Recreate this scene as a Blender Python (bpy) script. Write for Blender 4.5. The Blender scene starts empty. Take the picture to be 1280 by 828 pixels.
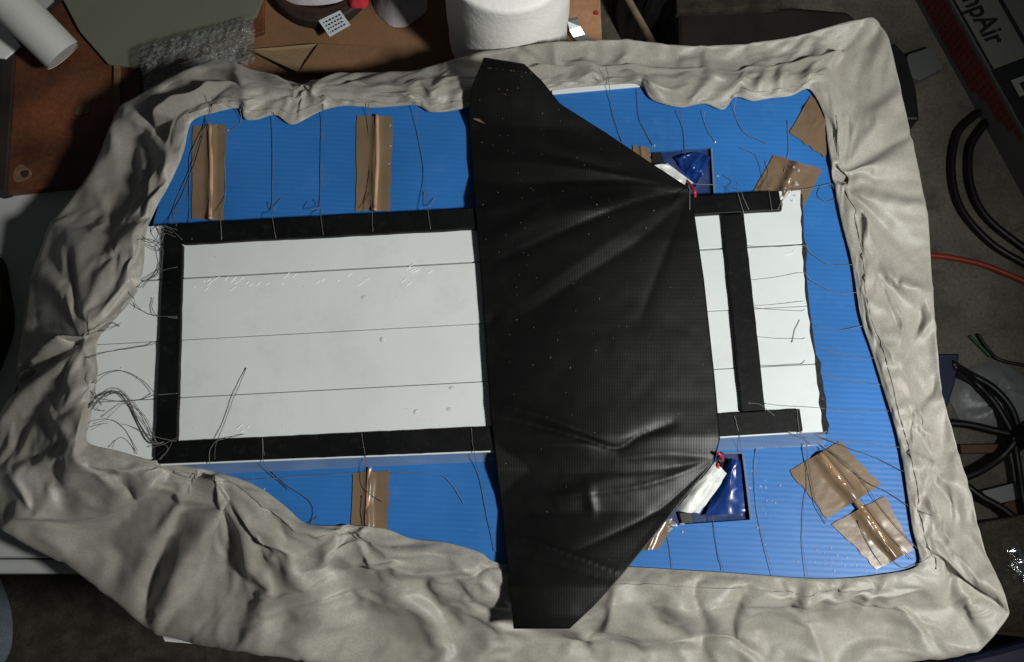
import bpy, bmesh, math, random
import numpy as np
from mathutils import Vector, Matrix
from mathutils.geometry import tessellate_polygon
random.seed(7); np.random.seed(7)
S = bpy.context.scene
COL = S.collection
# ------------------------------------------------------------------ camera
F = 1244.0; TILT = math.radians(14.0); DIST = 1.30
cam_d = bpy.data.cameras.new('camera'); cam = bpy.data.objects.new('camera', cam_d); COL.objects.link(cam)
CAM = Vector((0, -DIST*math.sin(TILT), DIST*math.cos(TILT)))
cam.location = CAM; cam.rotation_euler = (TILT, 0, 0)
cam_d.sensor_width = 36; cam_d.lens = 36*F/1280; cam_d.clip_start = .02; cam_d.clip_end = 60
S.camera = cam
# ------------------------------------------------------------------ light (indoor, one lamp held beside the camera)
W = bpy.data.worlds.new('World'); S.world = W; W.use_nodes = True
W.node_tree.nodes['Background'].inputs[0].default_value = (.85, .92, 1, 1)
W.node_tree.nodes['Background'].inputs[1].default_value = .032
ld = bpy.data.lights.new('work_lamp', 'SPOT'); lamp = bpy.data.objects.new('work_lamp', ld); COL.objects.link(lamp)
lamp.location = (1.10, -.52, 1.46)
tgt = Vector((.10, .12, 0)); lamp.rotation_euler = (tgt-lamp.location).to_track_quat('-Z', 'Y').to_euler()
ld.energy = 158; ld.color = (1, .995, .965); ld.shadow_soft_size = .11; ld.spot_size = math.radians(80); ld.spot_blend = 1.0
S.view_settings.view_transform = 'Standard'; S.view_settings.look = 'None'
S.view_settings.exposure = 0; S.view_settings.gamma = 1
S.render.engine = 'CYCLES'
S.render.resolution_x = 1024; S.render.resolution_y = 662

ZT, ZF = -.17, -.92          # workbench top, floor
# ------------------------------------------------------------------ helpers
_c, _s = math.cos(TILT), math.sin(TILT)
def at(px, py, z):
    """the point at height z that stands behind a photograph pixel"""
    a = (px-640)/F; b = (414-py)/F
    d = (a, b*_c+_s, b*_s-_c)
    t = (z-CAM.z)/d[2]
    return Vector((CAM.x+d[0]*t, CAM.y+d[1]*t, z))
def at_np(px, py, z):
    a = (px-640)/F; b = (414-py)/F
    t = (z-CAM.z)/(b*_s-_c)
    return np.stack([a*t, CAM.y+(b*_c+_s)*t, z+0*t], -1)
def vnoise(x, y, seed=0):
    """smooth value noise, -1..1"""
    xi = np.floor(x).astype(np.int64); yi = np.floor(y).astype(np.int64)
    fx = x-xi; fy = y-yi
    fx = fx*fx*fx*(fx*(fx*6-15)+10); fy = fy*fy*fy*(fy*(fy*6-15)+10)
    def h(i, j):
        n = (i*374761393+j*668265263+seed*974634777) & 0x7fffffff
        n = ((n ^ (n >> 13))*1274126177) & 0x7fffffff
        n = ((n ^ (n >> 16))*2246822519) & 0x7fffffff
        return (n/0x7fffffff)*2-1
    return (h(xi, yi)*(1-fx)+h(xi+1, yi)*fx)*(1-fy)+(h(xi, yi+1)*(1-fx)+h(xi+1, yi+1)*fx)*fy
def fbm(x, y, seed=0, o=3):
    return sum(vnoise(x*2**i, y*2**i, seed+i)*.5**i for i in range(o))
def ridged(x, y, seed=0, o=3):
    wx = x+.6*vnoise(x*.7, y*.7, seed+50); wy = y+.6*vnoise(x*.7, y*.7, seed+51)
    return sum((1-2*np.abs(vnoise(wx*2**i, wy*2**i, seed+i)))*.5**i for i in range(o))

def facet(x, y, seed=0):
    """piecewise-flat noise: random heights joined by flat triangles, so it creases like crumpled cloth"""
    x = x+.45*vnoise(x*.9, y*.9, seed+70)+.12*vnoise(x*2.3, y*2.3, seed+72); y = y+.45*vnoise(x*.9, y*.9, seed+71)+.12*vnoise(x*2.3, y*2.3, seed+73)
    k = (x+y)*.36602540378; i = np.floor(x+k); j = np.floor(y+k); g = .2113248654
    fx = x+k-i; fy = y+k-j; a = fx > fy
    def h(p, q):
        p = p.astype(np.int64); q = q.astype(np.int64)
        n = (p*374761393+q*668265263+seed*974634777) & 0x7fffffff
        n = ((n ^ (n >> 13))*1274126177) & 0x7fffffff; n = ((n ^ (n >> 16))*2246822519) & 0x7fffffff
        return (n/0x7fffffff)*2-1
    h0, h1, h2 = h(i, j), np.where(a, h(i+1, j), h(i, j+1)), h(i+1, j+1)
    big, small = np.maximum(fx, fy), np.minimum(fx, fy)
    return h0*(1-big)+h1*(big-small)+h2*small
def tag(o, label, cat, group=None):
    o['label'] = label; o['category'] = cat
    if group: o['group'] = group
    return o
def structure(o): o['kind'] = 'structure'; return o
def mk(name, verts, faces, mat, parent=None, smooth=False, uv=None, sub=False):
    """one mesh object; world coordinates in, top-level ones get their origin at their base"""
    verts = [Vector(v) for v in verts]
    off = Vector((0, 0, 0))
    if parent is None and verts:
        xs = [v.x for v in verts]; ys = [v.y for v in verts]; zs = [v.z for v in verts]
        off = Vector(((min(xs)+max(xs))/2, (min(ys)+max(ys))/2, min(zs)))
    me = bpy.data.meshes.new(name); me.from_pydata([v-off for v in verts], [], faces); me.update()
    bm = bmesh.new(); bm.from_mesh(me)
    if sub: bmesh.ops.recalc_face_normals(bm, faces=bm.faces)
    bm.to_mesh(me); bm.free()
    if uv is not None:
        l = me.uv_layers.new(name='UVMap')
        for lp in me.loops: l.data[lp.index].uv = uv[lp.vertex_index]
    if smooth: me.polygons.foreach_set('use_smooth', [True]*len(me.polygons))
    me.materials.append(mat)
    o = bpy.data.objects.new(name, me); COL.objects.link(o)
    if parent is None: o.location = off
    else:
        o.parent = parent
        if parent.parent is None: o.matrix_parent_inverse = Matrix.Translation(-parent.location)
    return o
def empty(name, loc, label, cat, group=None):
    o = bpy.data.objects.new(name, None); COL.objects.link(o); o.location = loc; o.empty_display_size = .05
    return tag(o, label, cat, group)
def prism_data(top, z0, bevel=.0, jitter=0):
    """polygon of points (top face) pulled down to z0, edges bevelled"""
    n = len(top); bm = bmesh.new()
    t = [bm.verts.new(p) for p in top]; b = [bm.verts.new((p[0], p[1], z0 if not callable(z0) else z0(p))) for p in top]
    bm.faces.new(t); bm.faces.new(b[::-1])
    for i in range(n): bm.faces.new((t[i], b[i], b[(i+1) % n], t[(i+1) % n]))
    bmesh.ops.recalc_face_normals(bm, faces=bm.faces)
    if bevel > 0:
        es = [e for e in bm.edges if e.verts[0] in t and e.verts[1] in t] + [e for e in bm.edges if (e.verts[0] in t) != (e.verts[1] in t)]
        bmesh.ops.bevel(bm, geom=es, offset=bevel, segments=2, profile=.5, affect='EDGES', clamp_overlap=True)
    bm.verts.index_update()
    v = [x.co.copy() for x in bm.verts]; f = [[q.index for q in fc.verts] for fc in bm.faces]; bm.free()
    return v, f
def slab(name, pxs, z1, z0, mat, parent=None, bevel=.001, edge=0):
    pts = [at(x, y, z1) for x, y in pxs]
    if edge:      # uneven cut edges
        out = []
        for i, p in enumerate(pts):
            q = pts[(i+1) % len(pts)]; m = max(1, int((q-p).length/.012)); d = (q-p).normalized(); nn = Vector((-d.y, d.x, 0))
            for k in range(m): out.append(p+(q-p)*(k/m)+nn*random.uniform(-edge, edge)*(k > 0))
        pts = out
    v, f = prism_data(pts, z0, bevel)
    return mk(name, v, f, mat, parent)
def spline(pts, n):
    """Catmull-Rom through points (any dimension)"""
    P = np.array(pts, float)
    if len(P) == 2: t = np.linspace(0, 1, n)[:, None]; return P[0]*(1-t)+P[1]*t
    Q = np.vstack([2*P[0]-P[1], P, 2*P[-1]-P[-2]]); m = len(P)-1
    u = np.linspace(0, m-1e-9, n); i = u.astype(int); t = (u-i)[:, None]
    a, b, c, d = Q[i], Q[i+1], Q[i+2], Q[i+3]
    return .5*((2*b)+(c-a)*t+(2*a-5*b+4*c-d)*t*t+(3*b-a-3*c+d)*t**3)
def tube_data(pts, r, sides=6, cap=True):
    P = [Vector(p) for p in pts]; v = []; f = []
    n = len(P); rr = r if hasattr(r, '__len__') else [r]*n
    prev = None
    for i, p in enumerate(P):
        d = (P[min(i+1, n-1)]-P[max(i-1, 0)]).normalized()
        up = Vector((0, 0, 1)) if abs(d.z) < .9 else Vector((1, 0, 0))
        a = d.cross(up).normalized() if prev is None else (prev-d*prev.dot(d)).normalized()
        prev = a; b = d.cross(a)
        for k in range(sides):
            t = 2*math.pi*k/sides; v.append(p+(a*math.cos(t)+b*math.sin(t))*rr[i])
    for i in range(n-1):
        for k in range(sides):
            k2 = (k+1) % sides; f.append((i*sides+k, i*sides+k2, (i+1)*sides+k2, (i+1)*sides+k))
    if cap: f.append(tuple(range(sides))[::-1]); f.append(tuple((n-1)*sides+k for k in range(sides)))
    return v, f
def cord(name, pz, r, mat, parent=None, n=None, sides=6, wob=0, knot=0):
    """tube through (px, py, z) control points"""
    P = spline([tuple(at(*p)) for p in pz], n or max(8, 6*len(pz)))
    if wob:
        k = np.arange(len(P))*.22; ph = random.random()*50
        P[:, 0] += wob*vnoise(k+ph, k*0+.3, 3); P[:, 1] += wob*vnoise(k+ph, k*0+9.3, 4)
    if knot: r = [r*(knot if i in (1, 2) else (1+.10*math.sin(i*2.3))) for i in range(len(P))]
    v, f = tube_data(P, r, sides)
    return mk(name, v, f, mat, parent, smooth=True)
def grid_faces(nu, nv, wrap=False):
    i, j = np.meshgrid(np.arange(nu if wrap else nu-1), np.arange(nv-1), indexing='ij')
    i2 = (i+1) % nu
    return np.stack([i*nv+j, i2*nv+j, i2*nv+j+1, i*nv+j+1], -1).reshape(-1, 4).tolist()

# ------------------------------------------------------------------ materials
def material(name, col, rough=.6, var=.12, vscale=6, grain=.0, gscale=300, dirt=None, dscale=3, dlo=.55, dhi=.75,
             metal=0, spec=.5, bump=.15, bscale=120, bdist=.001, coat=0, sheen=0, trans=0, alpha=1, vcol=None):
    m = bpy.data.materials.new(name); m.use_nodes = True; nt = m.node_tree; N = nt.nodes; L = nt.links
    b = N['Principled BSDF']
    b.inputs['Roughness'].default_value = rough; b.inputs['Metallic'].default_value = metal
    b.inputs['Specular IOR Level'].default_value = spec; b.inputs['Coat Weight'].default_value = coat
    b.inputs['Sheen Weight'].default_value = sheen; b.inputs['Transmission Weight'].default_value = trans
    b.inputs['Alpha'].default_value = alpha
    tc = N.new('ShaderNodeTexCoord')
    n1 = N.new('ShaderNodeTexNoise'); n1.inputs['Scale'].default_value = vscale; n1.inputs['Detail'].default_value = 6
    L.new(tc.outputs['Object'], n1.inputs['Vector'])
    mx = N.new('ShaderNodeMix'); mx.data_type = 'RGBA'
    c2 = vcol or tuple(c*(1-2*var) for c in col)
    mx.inputs['A'].default_value = (*c2, 1); mx.inputs['B'].default_value = (*[min(1, c*(1+var)) for c in col], 1)
    mr = N.new('ShaderNodeMapRange'); mr.inputs[1].default_value = .3; mr.inputs[2].default_value = .7
    L.new(n1.outputs['Fac'], mr.inputs[0]); L.new(mr.outputs[0], mx.inputs['Factor'])
    out = mx.outputs['Result']
    if grain:
        n2 = N.new('ShaderNodeTexNoise'); n2.inputs['Scale'].default_value = gscale; n2.inputs['Detail'].default_value = 2
        L.new(tc.outputs['Object'], n2.inputs['Vector'])
        m2 = N.new('ShaderNodeMix'); m2.data_type = 'RGBA'; m2.blend_type = 'OVERLAY'; m2.inputs['Factor'].default_value = grain
        L.new(out, m2.inputs['A']); L.new(n2.outputs['Fac'], m2.inputs['B']); out = m2.outputs['Result']
    if dirt:
        n3 = N.new('ShaderNodeTexNoise'); n3.inputs['Scale'].default_value = dscale; n3.inputs['Detail'].default_value = 9; n3.inputs['Roughness'].default_value = .7
        L.new(tc.outputs['Object'], n3.inputs['Vector'])
        r3 = N.new('ShaderNodeMapRange'); r3.inputs[1].default_value = dlo; r3.inputs[2].default_value = dhi
        L.new(n3.outputs['Fac'], r3.inputs[0])
        m3 = N.new('ShaderNodeMix'); m3.data_type = 'RGBA'; m3.inputs['B'].default_value = (*dirt, 1)
        L.new(r3.outputs[0], m3.inputs['Factor']); L.new(out, m3.inputs['A']); out = m3.outputs['Result']
    L.new(out, b.inputs['Base Color'])
    nb = N.new('ShaderNodeTexNoise'); nb.inputs['Scale'].default_value = bscale; nb.inputs['Detail'].default_value = 4
    L.new(tc.outputs['Object'], nb.inputs['Vector'])
    bp = N.new('ShaderNodeBump'); bp.inputs['Strength'].default_value = bump; bp.inputs['Distance'].default_value = bdist
    L.new(nb.outputs['Fac'], bp.inputs['Height']); L.new(bp.outputs['Normal'], b.inputs['Normal'])
    m['_out'] = out.node.name
    return m
def add_wave(m, scale, strength, axis='Y', coord='Object', colour=0, dist=0., rot=0.):
    """parallel relief lines (flutes, weave) added to a material"""
    nt = m.node_tree; N = nt.nodes; L = nt.links; b = N['Principled BSDF']
    tc = N.new('ShaderNodeTexCoord'); mp = N.new('ShaderNodeMapping'); mp.inputs['Rotation'].default_value = (0, 0, rot)
    w = N.new('ShaderNodeTexWave'); w.bands_direction = axis; w.inputs['Scale'].default_value = scale; w.inputs['Distortion'].default_value = dist
    w.inputs['Detail'].default_value = 1
    L.new(tc.outputs[coord], mp.inputs[0]); L.new(mp.outputs[0], w.inputs['Vector'])
    old = b.inputs['Normal'].links[0].from_socket
    bp = N.new('ShaderNodeBump'); bp.inputs['Strength'].default_value = strength; bp.inputs['Distance'].default_value = .0006
    L.new(w.outputs['Fac'], bp.inputs['Height']); L.new(old, bp.inputs['Normal']); L.new(bp.outputs['Normal'], b.inputs['Normal'])
    if colour:
        oldc = b.inputs['Base Color'].links[0].from_socket
        mm = N.new('ShaderNodeMix'); mm.data_type = 'RGBA'; mm.blend_type = 'MULTIPLY'; mm.inputs['Factor'].default_value = colour
        L.new(oldc, mm.inputs['A']); L.new(w.outputs['Fac'], mm.inputs['B']); L.new(mm.outputs['Result'], b.inputs['Base Color'])
M = {}
M['skirt'] = material('skirt_nylon', (.345, .333, .286), .50, .08, 5, grain=.3, gscale=420, dirt=(.235, .220, .180), dscale=9, dlo=.48, dhi=.75, bump=.12, bscale=40, bdist=.002, sheen=.1, spec=.42)
def add_crumple(m, scales, strength, dist):
    """crisp little creases: flat cells meeting at sharp lines"""
    nt = m.node_tree; N = nt.nodes; L = nt.links; b = N['Principled BSDF']
    tc = N.new('ShaderNodeTexCoord'); nz = N.new('ShaderNodeTexNoise'); nz.inputs['Scale'].default_value = 14; nz.inputs['Detail'].default_value = 3
    mx = N.new('ShaderNodeVectorMath'); mx.operation = 'MULTIPLY_ADD'; mx.inputs[1].default_value = (.05, .05, .05)
    L.new(tc.outputs['Object'], nz.inputs['Vector']); L.new(nz.outputs['Color'], mx.inputs[0]); L.new(tc.outputs['Object'], mx.inputs[2])
    for sc_ in scales:
        v = N.new('ShaderNodeTexVoronoi'); v.inputs['Scale'].default_value = sc_; L.new(mx.outputs[0], v.inputs['Vector'])
        bp = N.new('ShaderNodeBump'); bp.inputs['Strength'].default_value = strength; bp.inputs['Distance'].default_value = dist/sc_
        old = b.inputs['Normal'].links[0].from_socket
        L.new(v.outputs['Distance'], bp.inputs['Height']); L.new(old, bp.inputs['Normal']); L.new(bp.outputs['Normal'], b.inputs['Normal'])
add_crumple(M['skirt'], (15, 34), .09, .20)
M['streak'] = material('dried_glue', (.93, .95, .95), .12, .02, spec=.9)
M['seam'] = material('seam_thread', (.30, .29, .24), .8, .2, 60)
M['blue'] = material('blue_fluted_plastic', (.027, .158, .455), .40, .10, 6, grain=.12, gscale=700, dirt=(.06, .20, .50), dscale=16, dlo=.55, dhi=.9, spec=.25, bump=.05, bscale=30)
add_wave(M['blue'], 46, .12, 'Y', colour=.06, dist=.5, rot=math.radians(2.5))
M['navy'] = material('navy_fabric', (.006, .026, .115), .6, .2, 30, bump=.3, bscale=60, bdist=.003)
M['foam'] = material('white_foam_board', (.66, .70, .69), .50, .03, 7, dirt=(.57, .60, .585), dscale=11, dlo=.52, dhi=.74, bump=.12, bscale=60, spec=.35)
M['strip'] = material('black_tape', (.004, .0046, .0046), .5, .3, 20, spec=.16, dirt=(.012, .012, .011), dscale=60, dlo=.55, dhi=.7, bump=.2, bscale=150)
M['charred'] = material('black_rough_edge', (.012, .011, .010), .8, .4, 60, bump=.9, bscale=180, bdist=.003, dirt=(.3, .3, .28), dscale=140, dlo=.62, dhi=.68)
M['tarp'] = material('black_woven_sheet', (.0042, .0042, .0040), .43, .25, 12, dirt=(.010, .0098, .008), dscale=18, dlo=.55, dhi=.8, bump=.08, bscale=40, bdist=.002, spec=.30)
add_wave(M['tarp'], 95, .08, 'X', 'UV', dist=.8); add_wave(M['tarp'], 60, .03, 'Y', 'UV', dist=.8)
M['brown_tape'] = material('brown_packing_tape', (.185, .128, .078), .25, .1, 20, bump=.25, bscale=50, bdist=.001, spec=.5)
M['lit_tape'] = material('taped_ridge', (.50, .30, .19), .16, .1, 30, bump=.3, bscale=60, spec=.6)  # brown tape again; the ridge's highlight is put into this paler orange
M['ridge'] = material('taped_ridge_brown', (.30, .19, .11), .14, .15, 60, bump=.7, bscale=130, bdist=.002, spec=.6)  # same tape over a ridge, lightened in colour to stand for its highlight
M['clear'] = material('clear_tape', (.30, .34, .38), .16, .1, 20, bump=.2, bscale=40, bdist=.002, spec=.7, alpha=.30)
M['glue'] = material('clear_glue', (.75, .78, .8), .06, .05, 20, spec=.7, alpha=.35, bump=0)
M['thread'] = material('grey_thread', (.11, .105, .097), .7, .2, 50)
M['thread_pale'] = material('pale_thread', (.20, .20, .19), .6, .2, 50)
M['white_plastic'] = material('white_plastic_film', (.72, .74, .70), .4, .06, 30, bump=.4, bscale=70, bdist=.003)
M['red'] = material('red_wire_insulation', (.50, .02, .018), .35, .1, 30)
M['black_plastic'] = material('black_plastic', (.014, .014, .015), .4, .2, 20)
M['bench'] = material('white_laminate', (.42, .43, .41), .5, .06, 3, dirt=(.3, .31, .29), dscale=3, dlo=.5, dhi=.8)
M['board'] = material('stained_plywood', (.130, .043, .016), .55, .3, 10, grain=.4, gscale=160, dirt=(.045, .018, .009), dscale=9, dlo=.5, dhi=.75, bump=.35, bscale=90, bdist=.002)
M['darkwood'] = material('dark_wood', (.018, .011, .007), .7, .3, 15)
M['knot'] = material('pale_knot', (.17, .10, .05), .7, .3, 60)
M['greypaper'] = material('grey_olive_card', (.135, .140, .098), .75, .06, 5, dirt=(.10, .10, .075), dscale=3, dlo=.5, dhi=.8)
M['tube'] = material('white_cardboard_tube', (.50, .50, .47), .5, .05, 8, dirt=(.4, .4, .37), dscale=6, dlo=.55, dhi=.8)
M['whitepaper'] = material('white_paper', (.70, .71, .68), .7, .03, 9, bump=.3, bscale=30, bdist=.002)
M['card'] = material('brown_cardboard', (.20, .105, .048), .75, .15, 8, grain=.2, gscale=260, dirt=(.13, .065, .03), dscale=8, dlo=.5, dhi=.8, bump=.2, bscale=140)
M['card_light'] = material('pale_cardboard', (.28, .19, .10), .7, .1, 8, grain=.2, gscale=260)
M['pine'] = material('pine_board', (.40, .215, .115), .6, .12, 12, grain=.3, gscale=130, dirt=(.3, .15, .08), dscale=12, dlo=.55, dhi=.75)
M['stick'] = material('weathered_stick', (.36, .26, .17), .6, .2, 40, grain=.3, gscale=200)
M['metal'] = material('galvanised_steel', (.55, .60, .58), .35, .1, 30, metal=.85, dirt=(.3, .34, .32), dscale=40, dlo=.5, dhi=.7)
M['reel'] = material('dark_brown_reel', (.050, .022, .013), .5, .3, 20)
M['cloth_white'] = material('white_cloth', (.45, .42, .43), .85, .08, 20, bump=.4, bscale=120, bdist=.002)
M['cloth_red'] = material('red_cloth', (.45, .015, .03), .8, .1, 30)
M['roll'] = material('white_paper_roll', (.86, .86, .81), .75, .03, 6, bump=.5, bscale=120, bdist=.0015)
M['bubble'] = material('bubble_wrap_film', (.24, .25, .23), .14, .2, 50, bump=.3, bscale=90, spec=.6, alpha=.36)
M['floor'] = material('grey_concrete', (.175, .158, .124), .8, .25, 5, grain=.5, gscale=150, dirt=(.05, .045, .035), dscale=12, dlo=.5, dhi=.75, bump=.4, bscale=80, bdist=.002)
M['carpet'] = material('brown_carpet', (.085, .072, .048), .95, .3, 22, grain=.8, gscale=420, dirt=(.028, .024, .014), dscale=45, dlo=.45, dhi=.7, bump=1, bscale=500, bdist=.006)
M['carton_top'] = material('pale_carton', (.16, .16, .135), .6, .06, 6, dirt=(.19, .19, .16), dscale=8)
M['carton_side'] = material('grey_carton_side', (.135, .145, .14), .6, .08, 6)
M['ink'] = material('black_ink', (.008, .008, .008), .5, .1)
M['ink_red'] = material('red_ink', (.32, .012, .018), .6, .15, 40)
M['ink_white'] = material('white_ink', (.26, .26, .23), .6, .05)
M['cable'] = material('black_cable', (.006, .006, .006), .45, .2)
M['hose'] = material('orange_red_hose', (.34, .035, .015), .45, .1)
M['green'] = material('green_wire', (.02, .10, .035), .5, .1)
M['bluebox'] = material('blue_card', (.008, .016, .055), .5, .1)
M['bluebox2'] = material('crumpled_navy_film', (.008, .040, .20), .3, .2, 30, bump=.3, bscale=60, spec=.5)
M['bag'] = material('pale_grey_film', (.24, .25, .25), .4, .08, 12, bump=.5, bscale=15, bdist=.01)
M['foil'] = material('silver_foil', (.9, .92, .92), .16, .05, metal=1, bump=.8, bscale=50, bdist=.004)
M['pattern'] = material('dark_patterned_cloth', (.012, .013, .008), .8, .3, 12, dirt=(.20, .03, .014), dscale=65, dlo=.60, dhi=.63, vcol=(.05, .055, .012))
M['denim'] = material('grey_blue_cloth', (.13, .15, .19), .9, .15, 20, grain=.4, gscale=300, bump=.6, bscale=200, bdist=.002)
M['sticker'] = material('white_sticker', (.55, .58, .58), .5, .03)
M['wood_off'] = material('brown_offcut', (.16, .085, .04), .7, .2, 20)
M['pale_off'] = material('pale_offcut', (.33, .35, .34), .6, .08, 20)

# ------------------------------------------------------------------ the setting
def sheet(name, x0, x1, y0, y1, z, mat, n=2):
    v = [(x0+(x1-x0)*i/(n-1), y0+(y1-y0)*j/(n-1), z) for i in range(n) for j in range(n)]
    return mk(name, v, grid_faces(n, n), mat)
structure(sheet('floor', -8, 8, -8, 8, ZF, M['floor']))
structure(sheet('carpet', -4, -.05, -3, .1, ZF+.006, M['carpet']))

# ------------------------------------------------------------------ hovercraft
hc = empty('hovercraft', (0, 0, ZT), 'home-built hovercraft with white foam deck, blue plastic hull and grey fabric skirt', 'hovercraft')
HOLE_A = [(800, 191), (889, 185), (893, 246), (800, 250)]
HOLE_B = [(836, 567), (928, 566), (938, 650), (836, 657)]
hull_px = [(228, 150), (300, 118), (585, 110), (700, 106), (1030, 96), (1060, 200), (1110, 400), (1155, 600), (1172, 728), (900, 735),
           (600, 728), (360, 680), (240, 606), (150, 585), (150, 300), (190, 285)]
def build_hull():
    loops = [[at(*p, 0) for p in hull_px], [at(*p, 0) for p in HOLE_A], [at(*p, 0) for p in HOLE_B]]
    tris = tessellate_polygon(loops); pts = [p for l in loops for p in l]
    v = [p.copy() for p in pts]; f = [tuple(t) for t in tris]; n = len(v)
    v += [p+Vector((0, 0, -.005)) for p in pts]; f += [tuple(n+i for i in t[::-1]) for t in tris]
    k = 0
    for l in loops:
        m = len(l)
        for i in range(m):
            a, b = k+i, k+(i+1) % m; f.append((a, b, b+n, a+n))
        k += m
    return mk('hull_sheet', v, f, M['blue'], hc, sub=True)
build_hull()
# white reveal strip between hull and skirt along the top (a paler lip of the hull)
for hp in ([(888.5, 185.5), (890.5, 185), (894, 242), (892, 242)], [(927.5, 567), (930, 566.5), (940, 650), (937.5, 650)], [(905, 565.5), (929, 565.5), (929, 567.5), (905, 567.5)]): slab('cut_edge', hp, .0012, .0004, M['clear'], hc, 0)  # pale strips paint in the light on the cut edges of the openings
slab('hull_lip', [(690, 108), (800, 100), (803, 108), (690, 118)], .003, .0005, M['foam'], hc, bevel=.0005)
for hp in (HOLE_A, HOLE_B):      # the pockets under the two cut-outs
    top = [at(*p, -.005) for p in hp]; c = sum(top, Vector())/4
    top = [c+(p-c)*1.02 for p in top]
    bot = [Vector((p.x, p.y, -.034)) for p in top]
    v = top+bot; f = [(4, 5, 6, 7)]+[(i, (i+1) % 4, 4+(i+1) % 4, 4+i) for i in range(4)]
    pk = mk('pocket', v, f, M['navy'], hc)
    # loose dark blue cloth lying in the pocket
    n = 16; g = []
    for i in range(n):
        for j in range(n):
            s, t = i/(n-1), j/(n-1)
            p = (bot[0]*(1-s)+bot[1]*s)*(1-t)+(bot[3]*(1-s)+bot[2]*s)*t
            p = p.copy(); p.z += .0265+.0025*float(ridged(np.array(p.x*22), np.array(p.y*22), 5, 2)); g.append(p)
    mk('pocket_lining', g, grid_faces(n, n), M['navy'], pk, smooth=True)
# foam core below the hull, hidden by the skirt
slab('foam_core', [(260, 170), (1000, 140), (1090, 690), (240, 560)], -.062, ZT+.004, M['foam'], hc, .004)

# deck planks
def lerp2(a, b, t): return (a[0]+(b[0]-a[0])*t, a[1]+(b[1]-a[1])*t)
def seam_y(k, x):
    return [281.5-.0555*(x-205), 348-.0550*(x-228), 425-.0545*(x-228), 497-.0530*(x-228), 579-.0465*(x-200)][k]
right_end = [(1001, 238), (1003, 310), (1009, 380), (1019, 455), (1029, 540)]
ZD = .011
for k in range(4):
    g, g2 = [.2, .85, .42, .42][k], [.85, .42, .42, .2][k]
    xr0, xr1 = right_end[k][0], right_end[k+1][0]
    xl0, xl1 = [(176, 150), (125, 100), (95, 90), (88, 88)][k]
    pts = [(xl0, seam_y(k, xl0)+g), (600, seam_y(k, 600)+g), (xr0, seam_y(k, xr0)+g)]
    m = 7
    for i in range(1, m):
        t = i/m; pts.append((xr0+(xr1-xr0)*t+random.uniform(-1.6, 1.2), seam_y(k, xr0)*(1-t)+seam_y(k+1, xr1)*t))
    pts += [(xr1, seam_y(k+1, xr1)-g2), (600, seam_y(k+1, 600)-g2), (xl1, seam_y(k+1, xl1)-g2)]
    slab('plank', pts, ZD+[0, .0006, -.0003, .0002][k], .003, M['foam'], hc, .0009)
# rough dark foam edge showing at the stern
v = []; f = []
for i in range(28):
    t = i/27; py = 243+300*t
    px = np.interp(py, [p[1] for p in right_end], [p[0] for p in right_end])
    on = 1.0 if (py > 305 and py < 330) or py > 452 else .1
    w = (3+random.uniform(-1.5, 2))*on if py < 340 else (4.5+random.uniform(-2, 2.5))*on
    for (dx, z) in ((-8, .007), (w*.7, .0085), (w+1, .006), (w+2, .001)):
        v.append(at(px+dx, py, z))
mk('rough_edge', v, grid_faces(28, 4), M['charred'], hc)
# frame strips, proud of the deck
def strip(px): return slab('frame_strip', px, .018, ZD-.001, M['strip'], hc, .0014, edge=.0004)
strip([(204, 281), (590, 260), (974, 238.7), (978, 262.6), (600, 285.5), (229, 305)])
strip([(205, 283.5), (228.5, 306.5), (221.5, 550), (193, 573)])
strip([(192.5, 575), (222, 551.5), (612, 533), (1000, 511), (1004, 539), (612, 563), (194, 580)])
strip([(903, 269), (930, 266.8), (957, 512.5), (927, 514.5)])
# clear tape along the near side of the deck
n = 60; v = []; uv = []
for i in range(n):
    x = 205+(1032-205)*i/(n-1)
    for j, (dy, z) in enumerate(((-1.5, .0125), (1.5, .0110), (5, .0075), (9, .004), (13, .0018), (16, .0012))):
        p = at(x, 580-.0466*(x-200)+dy, z); p.z += .0012*float(vnoise(np.array(x*.05), np.array(j*.6), 3))*(0 < j < 5); v.append(p)
mk('clear_tape', v, grid_faces(n, 6), M['clear'], hc, smooth=True)
slab('white_edge', [(195, 580.4), (612, 563.4), (1004, 539.6), (1004, 541.6), (612, 565.4), (195, 582.4)], .0135, .009, M['foam'], hc, .0003)

# brown tape patches with a ridge where each covers a wire
def tape(corners, ridge, rh=.006, rw=.16, z=.0016, lump=0, n1=22, n2=30, hull_z=None):
    a, b, c, d = [np.array(p, float) for p in corners]       # a,b one short end; d,c the other
    v = []
    for i in range(n2):
        t = i/(n2-1)
        for j in range(n1):
            s = j/(n1-1)
            p = (a*(1-s)+b*s)*(1-t)+(d*(1-s)+c*s)*t
            r = ridge[0]*(1-t)+ridge[1]*t+.012*math.sin(t*9)
            h = rh*math.exp(-((s-r)/rw)**2*2.5)*(.75+.35*float(vnoise(np.array(t*6.), np.array(.5), 8)))
            h += lump*float(ridged(np.array(s*3+a[0]), np.array(t*4+a[1]), 4, 3))*.5*math.sin(math.pi*min(1, max(0, s)))
            e = .0009*float(vnoise(np.array(s*9+a[0]), np.array(t*9+a[1]), 2))*(j in (0, n1-1) or i in (0, n2-1))
            q = at(p[0], p[1], z+max(0, h)); q.x += e; q.y += e; v.append(q)
    o = mk('brown_tape', v, grid_faces(n2, n1), M['brown_tape'], hc, smooth=True)
    return o
def ridge_wire(pts, r, mat=None): return cord('taped_tube', pts, r, mat or M['lit_tape'], hc, n=24, sides=8, wob=.0006)
tape([(241, 158), (283, 155), (280, 276), (240, 274)], (.55, .55))
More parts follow.
